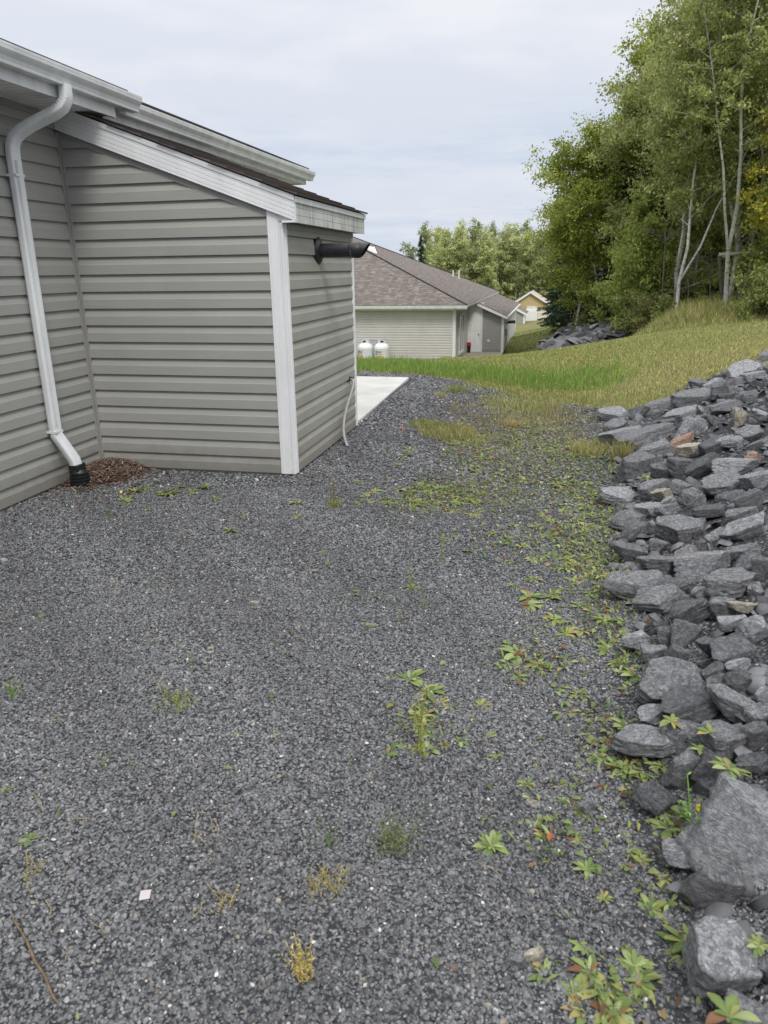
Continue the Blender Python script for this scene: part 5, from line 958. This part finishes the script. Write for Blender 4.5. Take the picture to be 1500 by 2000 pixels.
# tiny seedlings and flat leaves no one could count, thick in the weedy patches
n = 60000; y = rng.uniform(1.0, 9.5, n); x = rng.uniform(-1.5, 1, n)+toe_x(np.minimum(y, 7.3)); dn = np.zeros(n)
for (px_, py_, rx, ry, a_) in [(1165, 1000, 45, 50, 1.), (1160, 1100, 60, 60, 1.), (1190, 1170, 40, 30, .9), (1110, 1060, 60, 40, .5), (820, 960, 110, 22, .8), (760, 985, 70, 16, .7), (900, 975, 80, 18, .5), (1040, 1290, 60, 30, .7), (1110, 1230, 60, 25, .6), (820, 1400, 35, 40, .7), (850, 1440, 60, 25, .5), (1225, 1515, 50, 40, .9), (1200, 1440, 50, 40, .6), (1330, 1620, 60, 40, .8), (1065, 1640, 45, 35, .7), (1250, 1670, 40, 40, .6), (1200, 1940, 90, 50, 1.), (950, 880, 140, 40, .35), (1080, 870, 100, 50, .45), (1050, 960, 120, 60, .3), (1240, 1290, 40, 60, .6), (330, 965, 80, 12, .9), (1200, 900, 40, 40, .6), (1130, 1380, 60, 50, .45), (1170, 1480, 40, 40, .5), (1110, 1560, 60, 40, .35), (1195, 1240, 40, 40, .8), (1150, 1620, 60, 50, .35), (1015, 1300, 50, 30, .5), (1300, 1760, 50, 40, .6), (1000, 1060, 60, 30, .3)]:
    P = ground_hit(px_, py_, tz, 40); dep = (P-[0, 0, H])@CF; sx_ = rx*dep/FPX; sy_ = ry*dep/FPX/max(.18, -ray(px_, py_)[2]); dn += a_*np.exp(-((x-P[0])/sx_)**2-((y-P[1])/sy_)**2)
k = (rng.random(n) < np.clip(dn, 0, 1)*.85+.004) & (x < toe_x(np.minimum(y, 7.3))+.1) & ~inhouse(x, y, .03); x, y = x[k], y[k]; n = len(x); print('seedlings', n)
g_ = rng.random(n)[:, None]; c = np.where(g_ < .8, np.array(GREENS)[rng.integers(0, 4, n)], np.array(OLD)[rng.integers(0, 4, n)])*rng.uniform(.7, 1.25, (n, 1)); br = rng.random(n) < .06; c[br] = (.13, .075, .05)
lv_ = [leaf_strip(1, .22, .5, .3, 2, .6), leaf_strip(1, .32, .7, .3, 2, .5), leaf_strip(1, .14, .3, .3, 2, .8)]; s = rng.uniform(.012, .034, n)*(1+.04*y)
V, F, T = scatter(lv_, np.stack([x, y, tz(x, y)+.006+rng.uniform(0, .012, n)], -1), np.stack([s, s, s], -1), rotmat(rng.normal(0, .35, n), rng.normal(0, .35, n), rng.uniform(0, 6.28, n)), c); tag(mesh_np('seedling_cover', V, F, 'weed_leaf', T), 'tiny seedlings and flat leaves thick in the weedy patches of the gravel', 'ground cover', kind='stuff')
# ---------------------------------------------------------------- trees
def leaf_cloud(C, size, cols, flat=.5, droop=0., asp=.62):
    """one bent diamond leaf per centre"""
    n = len(C); a = rng.uniform(0, 6.28, n); Rm = rotmat(rng.normal(0, flat*1.6, n)+droop, rng.normal(0, flat*1.6, n), a)
    base = np.array([(-1, 0, 0), (0, -asp, .12), (1, 0, 0), (0, asp, .12)]); s = (size*rng.uniform(.65, 1.3, n))[:, None, None]
    P = np.einsum('nij,nvj->nvi', Rm, base[None]*s)+C[:, None, :]; b = np.arange(n)*4
    return P.reshape(-1, 3), np.stack([b, b+1, b+2, b+3], -1), np.repeat(cols, 4, 0)
def bent(p0, p1, n, wob, r):
    p0 = np.array(p0, float); p1 = np.array(p1, float); L = np.linalg.norm(p1-p0); return [p0+(p1-p0)*i/n+np.array([r.uniform(-1, 1), r.uniform(-1, 1), 0])*wob*L*(0 < i < n) for i in range(n+1)]
def broadleaf(seed, h, cr, base, nl, lsize, pal, bark_, trunk_r=.09, lean=(0, 0), nlimb=46, name='tree', forks=0, clump=.33, topw=.35, droop=.0):
    """h height, cr crown radius, base crown start; returns root with trunk and crown"""
    r = random.Random(seed); root = empty(name, (0, 0, 0)); tb = MB(); tops = [(lean[0]*h, lean[1]*h, h*.93)]
    for f in range(forks): tops.append((lean[0]*h+r.uniform(-.22, .22)*h, lean[1]*h+r.uniform(-.12, .12)*h, h*r.uniform(.7, .9)))
    paths = []
    for ti, tp_ in enumerate(tops):
        pts = bent((0, 0, -.4), tp_, 9, .012, r) if ti == 0 else [paths[0][2]]+bent(paths[0][2], tp_, 6, .02, r)[1:]
        paths.append(pts); m_ = len(pts); rad = [trunk_r*(1 if ti == 0 else .6)*(1-.86*i/(m_-1)) for i in range(m_)]; tb.tube(pts, rad, 8)
    C = []; S = []
    def ptat(pts, f):
        q = f*(len(pts)-1); i = min(int(q), len(pts)-2); return pts[i]+(pts[i+1]-pts[i])*(q-i)
    for k in range(nlimb):
        pts = paths[k % len(paths)] if r.random() < .6 else paths[0]; f = base+(1-base)*(r.random()**.85)*.97; p = ptat(pts, f); hz = (f-base)/(1-base); rad_ = cr*(max(.02, math.sin(math.pi*min(.97, (hz*.78+.2))))**.75*(1-topw)+topw*(1-hz))*r.uniform(.55, 1.15); a = r.uniform(0, 6.28); up_ = r.uniform(.15, .8)-droop
        e = p+np.array([math.cos(a)*rad_, math.sin(a)*rad_, rad_*up_]); br_ = bent(p, e, 4, .06, r); tb.tube(br_, [trunk_r*.28*(1-hz*.5), trunk_r*.2*(1-hz*.5), trunk_r*.14, trunk_r*.09, trunk_r*.04], 5)
        m_ = int(nl/nlimb*(.5+rad_/cr)); nt = max(3, m_//45)
        for q in range(nt):
            t_ = r.uniform(.25, 1.05); c = p+(e-p)*t_; c = c+np.array([r.gauss(0, 1), r.gauss(0, 1), r.gauss(0, .8)])*clump*cr*.35*t_; S_ = clump*cr*.185*r.uniform(.5, 1.3)
            cc = rng.normal(0, 1, (m_//nt, 3))*np.array([S_, S_, S_*.75])+c; C.append(cc); S.append(np.full(len(cc), r.uniform(.72, 1.22)))
    C = np.concatenate(C); S = np.concatenate(S); n = len(C); pal = np.array(pal); col = pal[rng.integers(0, len(pal), n)]*S[:, None]*rng.uniform(.75, 1.3, (n, 1))
    V, F, T = leaf_cloud(C, lsize, col, .5, droop*.5); mesh_np('crown', V, F, 'leaf', T, root); tb.build('trunk', bark_, root, 0, True); return root
def spruce(seed, h, cr, n_w, nl, pal=((.030, .058, .030), (.042, .075, .036), (.055, .092, .052)), name='spruce'):
    r = random.Random(seed); root = empty(name, (0, 0, 0)); tb = MB(); tb.tube([(0, 0, -.3), (.02*h, 0, h*.5), (0, 0, h)], [.02*h, .012*h, .003*h], 7); C = []; D = []; 
    for k in range(n_w):
        f = (k+r.random())/n_w; f = .03+.97*f; z = h*f; L = cr*(1-f)**.8*r.uniform(.7, 1.15)+.05; a = r.uniform(0, 6.28); p = np.array([0, 0, z]); e = np.array([math.cos(a)*L, math.sin(a)*L, z-L*.28+f*.25*L]); tb.tube([p, (p+e)/2+[0, 0, -.03*L], e], [.012*(1-f)+.006, .007, .003], 4)
        m_ = int(nl/n_w*(.35+1.3*(1-f))); t_ = rng.uniform(.08, 1.02, m_); q = p+(e-p)*t_[:, None]; side = np.array([-math.sin(a), math.cos(a), 0]); sp = rng.normal(0, 1, m_)*L*.2*(1.15-t_); q = q+side*sp[:, None]; q[:, 2] -= np.abs(sp)*.35+rng.uniform(0, .10, m_)*L*.5; C.append(q); D.append(np.full(m_, a))
    C = np.concatenate(C); D = np.concatenate(D); n = len(C); a = D+rng.normal(0, .7, n); Rm = rotmat(rng.normal(0, .5, n), rng.normal(.25, .35, n), a); s = .011*h+.05; base = np.array([(-.6, -.13, 0), (1, -.07, -.1), (1, .07, -.1), (-.6, .13, 0)])*s
    P = np.einsum('nij,nvj->nvi', Rm, base[None]*rng.uniform(.6, 1.35, (n, 1, 1)))+C[:, None, :]; b = np.arange(n)*4; pal = np.array(pal); col = pal[rng.integers(0, len(pal), n)]*rng.uniform(.7, 1.35, (n, 1))
    mesh_np('crown', P.reshape(-1, 3), np.stack([b, b+1, b+2, b+3], -1), 'needle', np.repeat(col, 4, 0), root); tb.build('trunk', 'bark_dark', root); return root
P_BIRCH = [(0.291, 0.347, 0.067), (0.358, 0.414, 0.09), (0.426, 0.459, 0.112), (0.224, 0.28, 0.056)]
P_ASPEN = [(0.319, 0.363, 0.121), (0.396, 0.429, 0.165), (0.473, 0.495, 0.209), (0.264, 0.308, 0.099)]
P_SAP = [(0.33, 0.396, 0.099), (0.407, 0.462, 0.132), (0.264, 0.319, 0.083)]
P_YEL = [(.34, .33, .04), (.26, .29, .05), (.42, .37, .05)]
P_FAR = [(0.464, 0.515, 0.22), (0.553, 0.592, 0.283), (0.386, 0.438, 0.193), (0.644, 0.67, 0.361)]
def gpos(px_, Y):
    r_ = ray(px_, 620.); x = r_[0]/r_[1]*Y; return x, Y, tz1(x, Y)
def place(root, px_, Y, label, cat='tree', group=None, rz=None, sc=1., dz=0.):
    x, y, z = gpos(px_, Y); root.location = (x, y, z+dz); root.scale = (sc,)*3
    if rz is not None: root.rotation_euler[2] = rz
    return tag(root, label, cat, group)
G1 = 'broadleaf trees of the wood on the right'
# left edge of the wood: birches over dark young spruces
t1 = place(broadleaf(1, 9.6, 2.6, .17, 44000, .062, P_BIRCH, 'bark_birch', .10, (-.05, .0), 80, 'birch_tree', 1, .42, .45), 1178, 34, 'white-barked birch forming the left edge of the wood', group=G1)
t2 = place(broadleaf(2, 13., 2.9, .2, 44000, .066, P_BIRCH, 'bark_birch', .12, (-.02, 0), 80, 'birch_tree', 1, .4, .4), 1240, 36, 'taller birch stepping up behind the leftmost birch', group=G1)
place(broadleaf(3, 8.2, 2.3, .2, 28000, .062, P_BIRCH, 'bark_birch', .08, (-.03, 0), 60, 'birch_tree', 1, .42, .5), 1130, 40, 'low birch crown behind the leftmost birch', group=G1)
# the aspens standing in front, with pale trunks
a1 = place(broadleaf(4, 12.5, 2.6, .32, 42000, .052, P_ASPEN, 'bark_aspen', .095, (-.06, 0), 66, 'aspen_tree', 1, .36, .5), 1432, 23.5, 'tall aspen with leaning pale trunk, right of the wood', group=G1)
a2 = place(broadleaf(5, 10.2, 2.5, .36, 40000, .052, P_ASPEN, 'bark_birch', .09, (.05, 0), 60, 'aspen_tree', 1, .38, .5), 1308, 25.5, 'twin-stemmed pale aspen in the middle of the wood', group=G1)
place(broadleaf(6, 11.5, 2.3, .38, 28000, .054, P_ASPEN, 'bark_dark', .10, (.0, 0), 56, 'aspen_tree', 0, .36, .5), 1452, 24.5, 'dark-stemmed aspen next to the leaning pale one', group=G1)
place(broadleaf(7, 12.5, 2.8, .2, 38000, .058, P_ASPEN, 'bark_aspen', .11, (-.01, 0), 60, 'aspen_tree', 1, .38, .5), 1345, 29, 'tall aspen behind the twin-stemmed one', group=G1)
place(broadleaf(8, 13, 2.8, .2, 34000, .06, P_ASPEN, 'bark_aspen', .11, (.02, 0), 60, 'aspen_tree', 1, .38, .5), 1500, 28, 'tall aspen crowning the upper right corner', group=G1)
place(broadleaf(9, 7.2, 1.7, .3, 8000, .05, P_YEL, 'bark_dark', .06, (-.03, 0), 40, 'maple_tree', 0, .4, .6), 1535, 20.5, 'yellowing young maple at the right edge', group=G1)
place(broadleaf(10, 7.5, 2., .15, 18000, .058, P_SAP, 'bark_dark', .07, (0, 0), 46, 'maple_tree', 0, .4, .6), 1560, 23, 'green young maple at the right edge', group=G1)
place(broadleaf(21, 11, 2.7, .15, 34000, .06, P_ASPEN, 'bark_aspen', .10, (-.02, 0), 56, 'aspen_tree', 1, .38, .5), 1275, 31, 'aspen behind the gap left of the twin stems', group=G1)
place(broadleaf(51, 11.5, 1.7, .42, 7500, .05, P_ASPEN, 'bark_aspen', .07, (-.035, 0), 44, 'aspen_tree', 1, .34, .5), 1418, 21.6, 'slender pale aspen standing foremost, beside the broken stump', group=G1)
place(broadleaf(52, 8.8, 1.6, .40, 6500, .05, P_ASPEN, 'bark_birch', .06, (.03, 0), 40, 'aspen_tree', 1, .36, .5), 1322, 23.2, 'slender white-stemmed tree leaning right before the twin aspen', group=G1)
place(broadleaf(53, 10.5, 1.6, .45, 6500, .05, P_ASPEN, 'bark_dead', .055, (-.005, 0), 40, 'aspen_tree', 0, .36, .5), 1447, 22.3, 'slender dark-stemmed tree right of the broken stump', group=G1)
# understorey saplings that close the wall of the wood
sp_ = broadleaf(11, 4.8, 1.7, .03, 17000, .056, P_SAP, 'bark_dark', .04, (0, 0), 46, 'sapling', 2, .45, .6); sp2 = broadleaf(12, 3.6, 1.6, .02, 13000, .055, P_SAP, 'bark_dark', .035, (0, 0), 40, 'sapling', 2, .5, .7)
SL_ = [(1240, 28.5, 1.0, 'leafy sapling below the tall birch'), (1250, 26.5, 1.05, 'bushy bright sapling left of the twin aspen stems'), (1280, 28.5, 1.15, 'sapling tucked behind the bright bushy one'), (1200, 36, .8, 'low sapling at the foot of the leftmost birch trunk'), (1330, 30, .9, 'shaded sapling behind the twin aspen'), (1500, 24.5, .9, 'sapling at the right edge under the maples'), (1540, 22, 1., 'leafy sapling beyond the right edge'), (1395, 31, 1., 'sapling deep behind the leaning aspen')]
for i, (a, Y, s, lab) in enumerate(SL_):
    src = (sp_, sp2)[i % 2]; o = src if i < 2 else copy_tree(src); place(o, a, Y, lab, 'sapling', 'saplings under the wood edge', i*1.3, s)
bm_ = broadleaf(13, 1.5, .85, .0, 5200, .04, [(.22, .29, .08), (.28, .33, .10), (.31, .32, .13)], 'bark_dark', .02, (0, 0), 34, 'shrub', 2, .6, .9); bm2 = broadleaf(14, 1.2, .8, .0, 4200, .035, [(.24, .29, .10), (.30, .33, .13), (.30, .26, .11)], 'bark_dark', .02, (0, 0), 30, 'shrub', 2, .6, .9)
BU = [(1250, 25, 1.1, 'rounded shrub left of the tall meadow grass'), (1262, 24.5, 1., 'shrub at the foot of the bright sapling'), (1300, 24, .9, 'shrub in front of the twin aspen trunks'), (1345, 23.5, .8, 'low shrub between the two aspen groups'), (1385, 23, .8, 'low shrub left of the leaning aspen'), (1460, 21.5, 1., 'shrub in front of the dark-stemmed aspen'), (1490, 20, 1.1, 'leafy shrub near the right edge'), (1530, 20, 1.3, 'tall shrub beyond the right edge'), (1240, 27, 1.1, 'dusky shrub right of the slate apron'), (1150, 38, 1.2, 'shrub between spruces at the wood\'s left end'), (1195, 37, 1., 'small shrub under the leftmost birch'), (1420, 25.5, 1.2, 'shrub behind the aspen bases'), (1330, 26.5, 1.2, 'shaded shrub behind the twin trunks'), (1225, 33, 1.3, 'big shrub beneath the taller birch')]
for i, (a, Y, s, lab) in enumerate(BU):
    src = (bm_, bm2)[i % 2]; o = src if i < 2 else copy_tree(src); place(o, a, Y, lab, 'shrub', 'shrubs along the wood edge', i*.9, s)
# spruces
s1 = spruce(31, 13.5, 2.3, 170, 26000); s2 = spruce(32, 6.0, 1.5, 120, 16000); s3 = spruce(33, 2.6, .8, 60, 5000)
G2 = 'spruces in and before the wood'
place(s1, 1296, 31.5, 'tall dark spruce whose tip stands above the aspens', 'spruce', G2)
for (a, Y, s, lab) in [(1215, 32.3, .70, 'dark spruce between the taller birch and the saplings'), (1215, 41, .62, 'shorter dark spruce behind the birch crowns'), (1400, 38, .9, 'spruce hidden deep behind the leaning aspen'), (1480, 36, .95, 'spruce deep behind the right-hand aspens'), (1550, 33, .9, 'spruce beyond the right edge'), (1360, 42, .9, 'spruce in the darkest part of the wood'), (1440, 31, .5, 'young spruce in the shade between trunks'), (1300, 33, .45, 'young spruce in the shade behind the twin trunks'), (1520, 29, .5, 'young spruce in the shade at the right'), (1375, 33, .45, 'young spruce in the shade behind the low shrubs'), (1620, 34, 1., 'spruce farther beyond the right edge')]:
    place(copy_tree(s1), a, Y, lab, 'spruce', G2, a*.1, s)
place(s2, 1098, 47, 'dark spruce nearest the picket fence', 'spruce', G2)
for (a, Y, s, lab) in [(1122, 44, 1.05, 'dark spruce second from the picket fence'), (1148, 42, .95, 'dark spruce third from the picket fence'), (1085, 52, .9, 'small spruce just right of the tan shed'), (1175, 40, 1.1, 'spruce right behind the leftmost birch trunk'), (1200, 37, .9, 'spruce between birch trunk and saplings')]:
    place(copy_tree(s2), a, Y, lab, 'spruce', G2, a*.1, s)
place(s3, 1168, 33, 'knee-high young spruce on top of the slate apron', 'spruce', G2, 0, .62)
# far tree line
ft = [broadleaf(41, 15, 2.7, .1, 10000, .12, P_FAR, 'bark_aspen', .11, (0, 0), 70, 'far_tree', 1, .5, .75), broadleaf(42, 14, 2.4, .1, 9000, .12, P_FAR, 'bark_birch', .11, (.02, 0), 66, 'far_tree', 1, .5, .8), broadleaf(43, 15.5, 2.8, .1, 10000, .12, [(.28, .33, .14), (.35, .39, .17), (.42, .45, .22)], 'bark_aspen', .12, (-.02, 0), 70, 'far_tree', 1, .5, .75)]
fr2 = random.Random(4); i = 0
for Y, n0, x0, x1 in ((108, 20, 850, 1130), (116, 20, 832, 1150), (126, 20, 838, 1160), (138, 20, 832, 1180)):
    for k in range(n0):
        a = x0+(x1-x0)*(k+fr2.uniform(.1, .9))/n0; src = ft[i % 3]; o = src if i < 3 else copy_tree(src); front = Y == 108
        place(o, a, Y+fr2.uniform(-3, 3), 'pale green tree in the front row of the distant tree line' if front else 'pale green tree in the '+{116: 'second', 126: 'third', 138: 'last'}[Y]+' row of the distant tree line', 'tree', 'distant trees, front row' if front else 'distant trees, rows behind', fr2.uniform(0, 6.28), fr2.uniform(.72, .98)*(Y/115)**.5); i += 1
for (a, Y, s, lab) in [(822, 100, .78, 'narrow dark spruce at the left end of the distant tree line'), (868, 108, .62, 'broad dark spruce in the left part of the distant tree line'), (905, 118, .8, 'spruce spire half hidden in the distant tree line')]:
    place(copy_tree(s1), a, Y, lab, 'spruce', 'distant spruces', a*.1, s)
dk = spruce(34, 11, 2.6, 60, 7000); 
for k in range(14):
    o = dk if k == 0 else copy_tree(dk); place(o, 850+k*24+fr2.uniform(-6, 6), 158+fr2.uniform(-4, 4), 'dark conifer filling the depth of the distant tree line', 'spruce', 'dark conifers behind the distant trees', k*1.7, 1.)
# tall meadow grass, goldenrod, along the foot of the wood
n = 46000; px_ = 1222+338*rng.random(n)**.9; Y = rng.uniform(18.5, 25.5, n); rx = (px_-750)/1523.; x = rx*Y*1.005; y = Y; k = (Y > 19.5+rng.normal(0, .7, n)) & (Y < 25+0*Y); x, y = x[k], y[k]; n = len(x)
c = gcol(n, .28, (.15, .185, .055), (.34, .28, .15)); gold = rng.random(n) < .02; c[gold] = (.5, .4, .05); red = rng.random(n) < .06; c[red] = (.25, .15, .08)
blades('meadow_grass', x, y, rng.uniform(.25, 1.0, n)*sstep(18.6, 22, y)*sstep(1215, 1370, x/y*1523+750)+.05, .009, c*1.6, 'tall unmown grass and goldenrod before the trees', .45)
n = 26000; px_ = rng.uniform(985, 1260, n); Y = 20+45*rng.random(n); x = (px_-750)/1523.*Y; y = Y; blades('bank_grass', x, y, rng.uniform(.04, .12, n), .012, gcol(n, .25, (.14, .185, .045), (.32, .26, .12)), 'mown grass running down past the neighbouring house', .8)
# broken trunk lying across the stems, dead branches
mb = MB(); A_, B_ = at_y(1404, 498, 22.5), at_y(1560, 488, 22.2); mb.tube(bent(A_, B_, 5, .01, random.Random(2)), [.055, .05, .05, .048, .045, .045], 8); tag(mb.build('dead_log', 'bark_aspen', None, 0, True), 'grey broken trunk lying level across the aspen stems', 'fallen trunk')
mb = MB(); b0 = at_y(1404, 500, 22.5); g0 = gpos(1418, 22.5); b1 = at_y(1407, 535, 22.5); mb.tube([(g0[0], g0[1], g0[2]-.2), b1+[.1, 0, -.5], b1, b0], [.06, .052, .05, .045], 8); tag(mb.build('broken_stump', 'bark_dark', None, 0, True), 'tall broken stump holding the left end of the lying trunk', 'stump')
dr_ = random.Random(8)
for i, (a, b, Y) in enumerate([(1345, 560, 24), (1390, 520, 24.5), (1330, 520, 25), (1450, 470, 23), (1470, 440, 23.5), (1300, 470, 25)]):
    mb = MB(); c = at_y(a, b, Y)
    for k in range(9):
        e = c+np.array([dr_.uniform(-1.6, 1.6), dr_.uniform(-.5, .5), dr_.uniform(-.5, .9)]); q = bent(c, e, 4, .05, dr_); mb.tube(q, [.016, .012, .009, .006, .003], 4); e2 = q[2]+np.array([dr_.uniform(-.5, .5), 0, dr_.uniform(.1, .6)]); mb.tube([q[2], (q[2]+e2)/2+[.03, 0, 0], e2], [.008, .005, .002], 4)
    g_ = tz1(c[0], c[1]); mb.tube([(c[0]+.1, c[1], g_-.1), c], [.035, .02], 5)
    tag(mb.build('dead_tree', 'bark_dead'), ['bare dead stem left of the leaning aspen', 'bare dead branches in front of the leaning aspen', 'leafless dead sapling beside the twin aspen', 'bare branching snag right of the lying trunk\'s end', 'bare twiggy snag near the right edge', 'leafless stem above the twin aspen bases'][i], 'dead tree')

# ---------------------------------------------------------------- labels: tell look-alikes apart by their place
ORD = 'nearest,second nearest,third nearest,fourth nearest,fifth nearest,sixth nearest,seventh nearest,eighth nearest,ninth nearest,tenth nearest,eleventh nearest,twelfth nearest'.split(',')
ORL = 'leftmost,second from left,third from left,fourth from left,fifth from left,sixth from left,seventh from left,eighth from left,ninth from left,tenth from left,eleventh from left,twelfth from left,thirteenth from left,fourteenth from left,fifteenth from left,sixteenth from left,seventeenth from left,eighteenth from left,nineteenth from left,twentieth from left'.split(',')
from collections import defaultdict
byl = defaultdict(list)
for o in SC.objects:
    if o.parent is None and 'label' in o and o.get('kind') != 'stuff': byl[o['label']].append(o)
for lab, L in byl.items():
    if len(L) < 2: continue
    if 'tree' in lab and len(L) <= 20:
        L.sort(key=lambda o: o.location.x/max(o.location.y, .1))
        for i, o in enumerate(L): o['label'] = lab+', '+ORL[i]
    elif len(L) <= 36 and len(L) > 12:
        L.sort(key=lambda o: o.location.length); n3 = -(-len(L)//3)
        for i, o in enumerate(L): o['label'] = lab+', '+ORD[i % n3]+', '+('nearer', 'middle', 'farther')[i//n3]+' third'
    elif len(L) <= 12:
        L.sort(key=lambda o: o.location.length)
        for i, o in enumerate(L): o['label'] = lab+', '+(ORD[i] if len(L) > 2 else ('the nearer', 'the farther')[i])
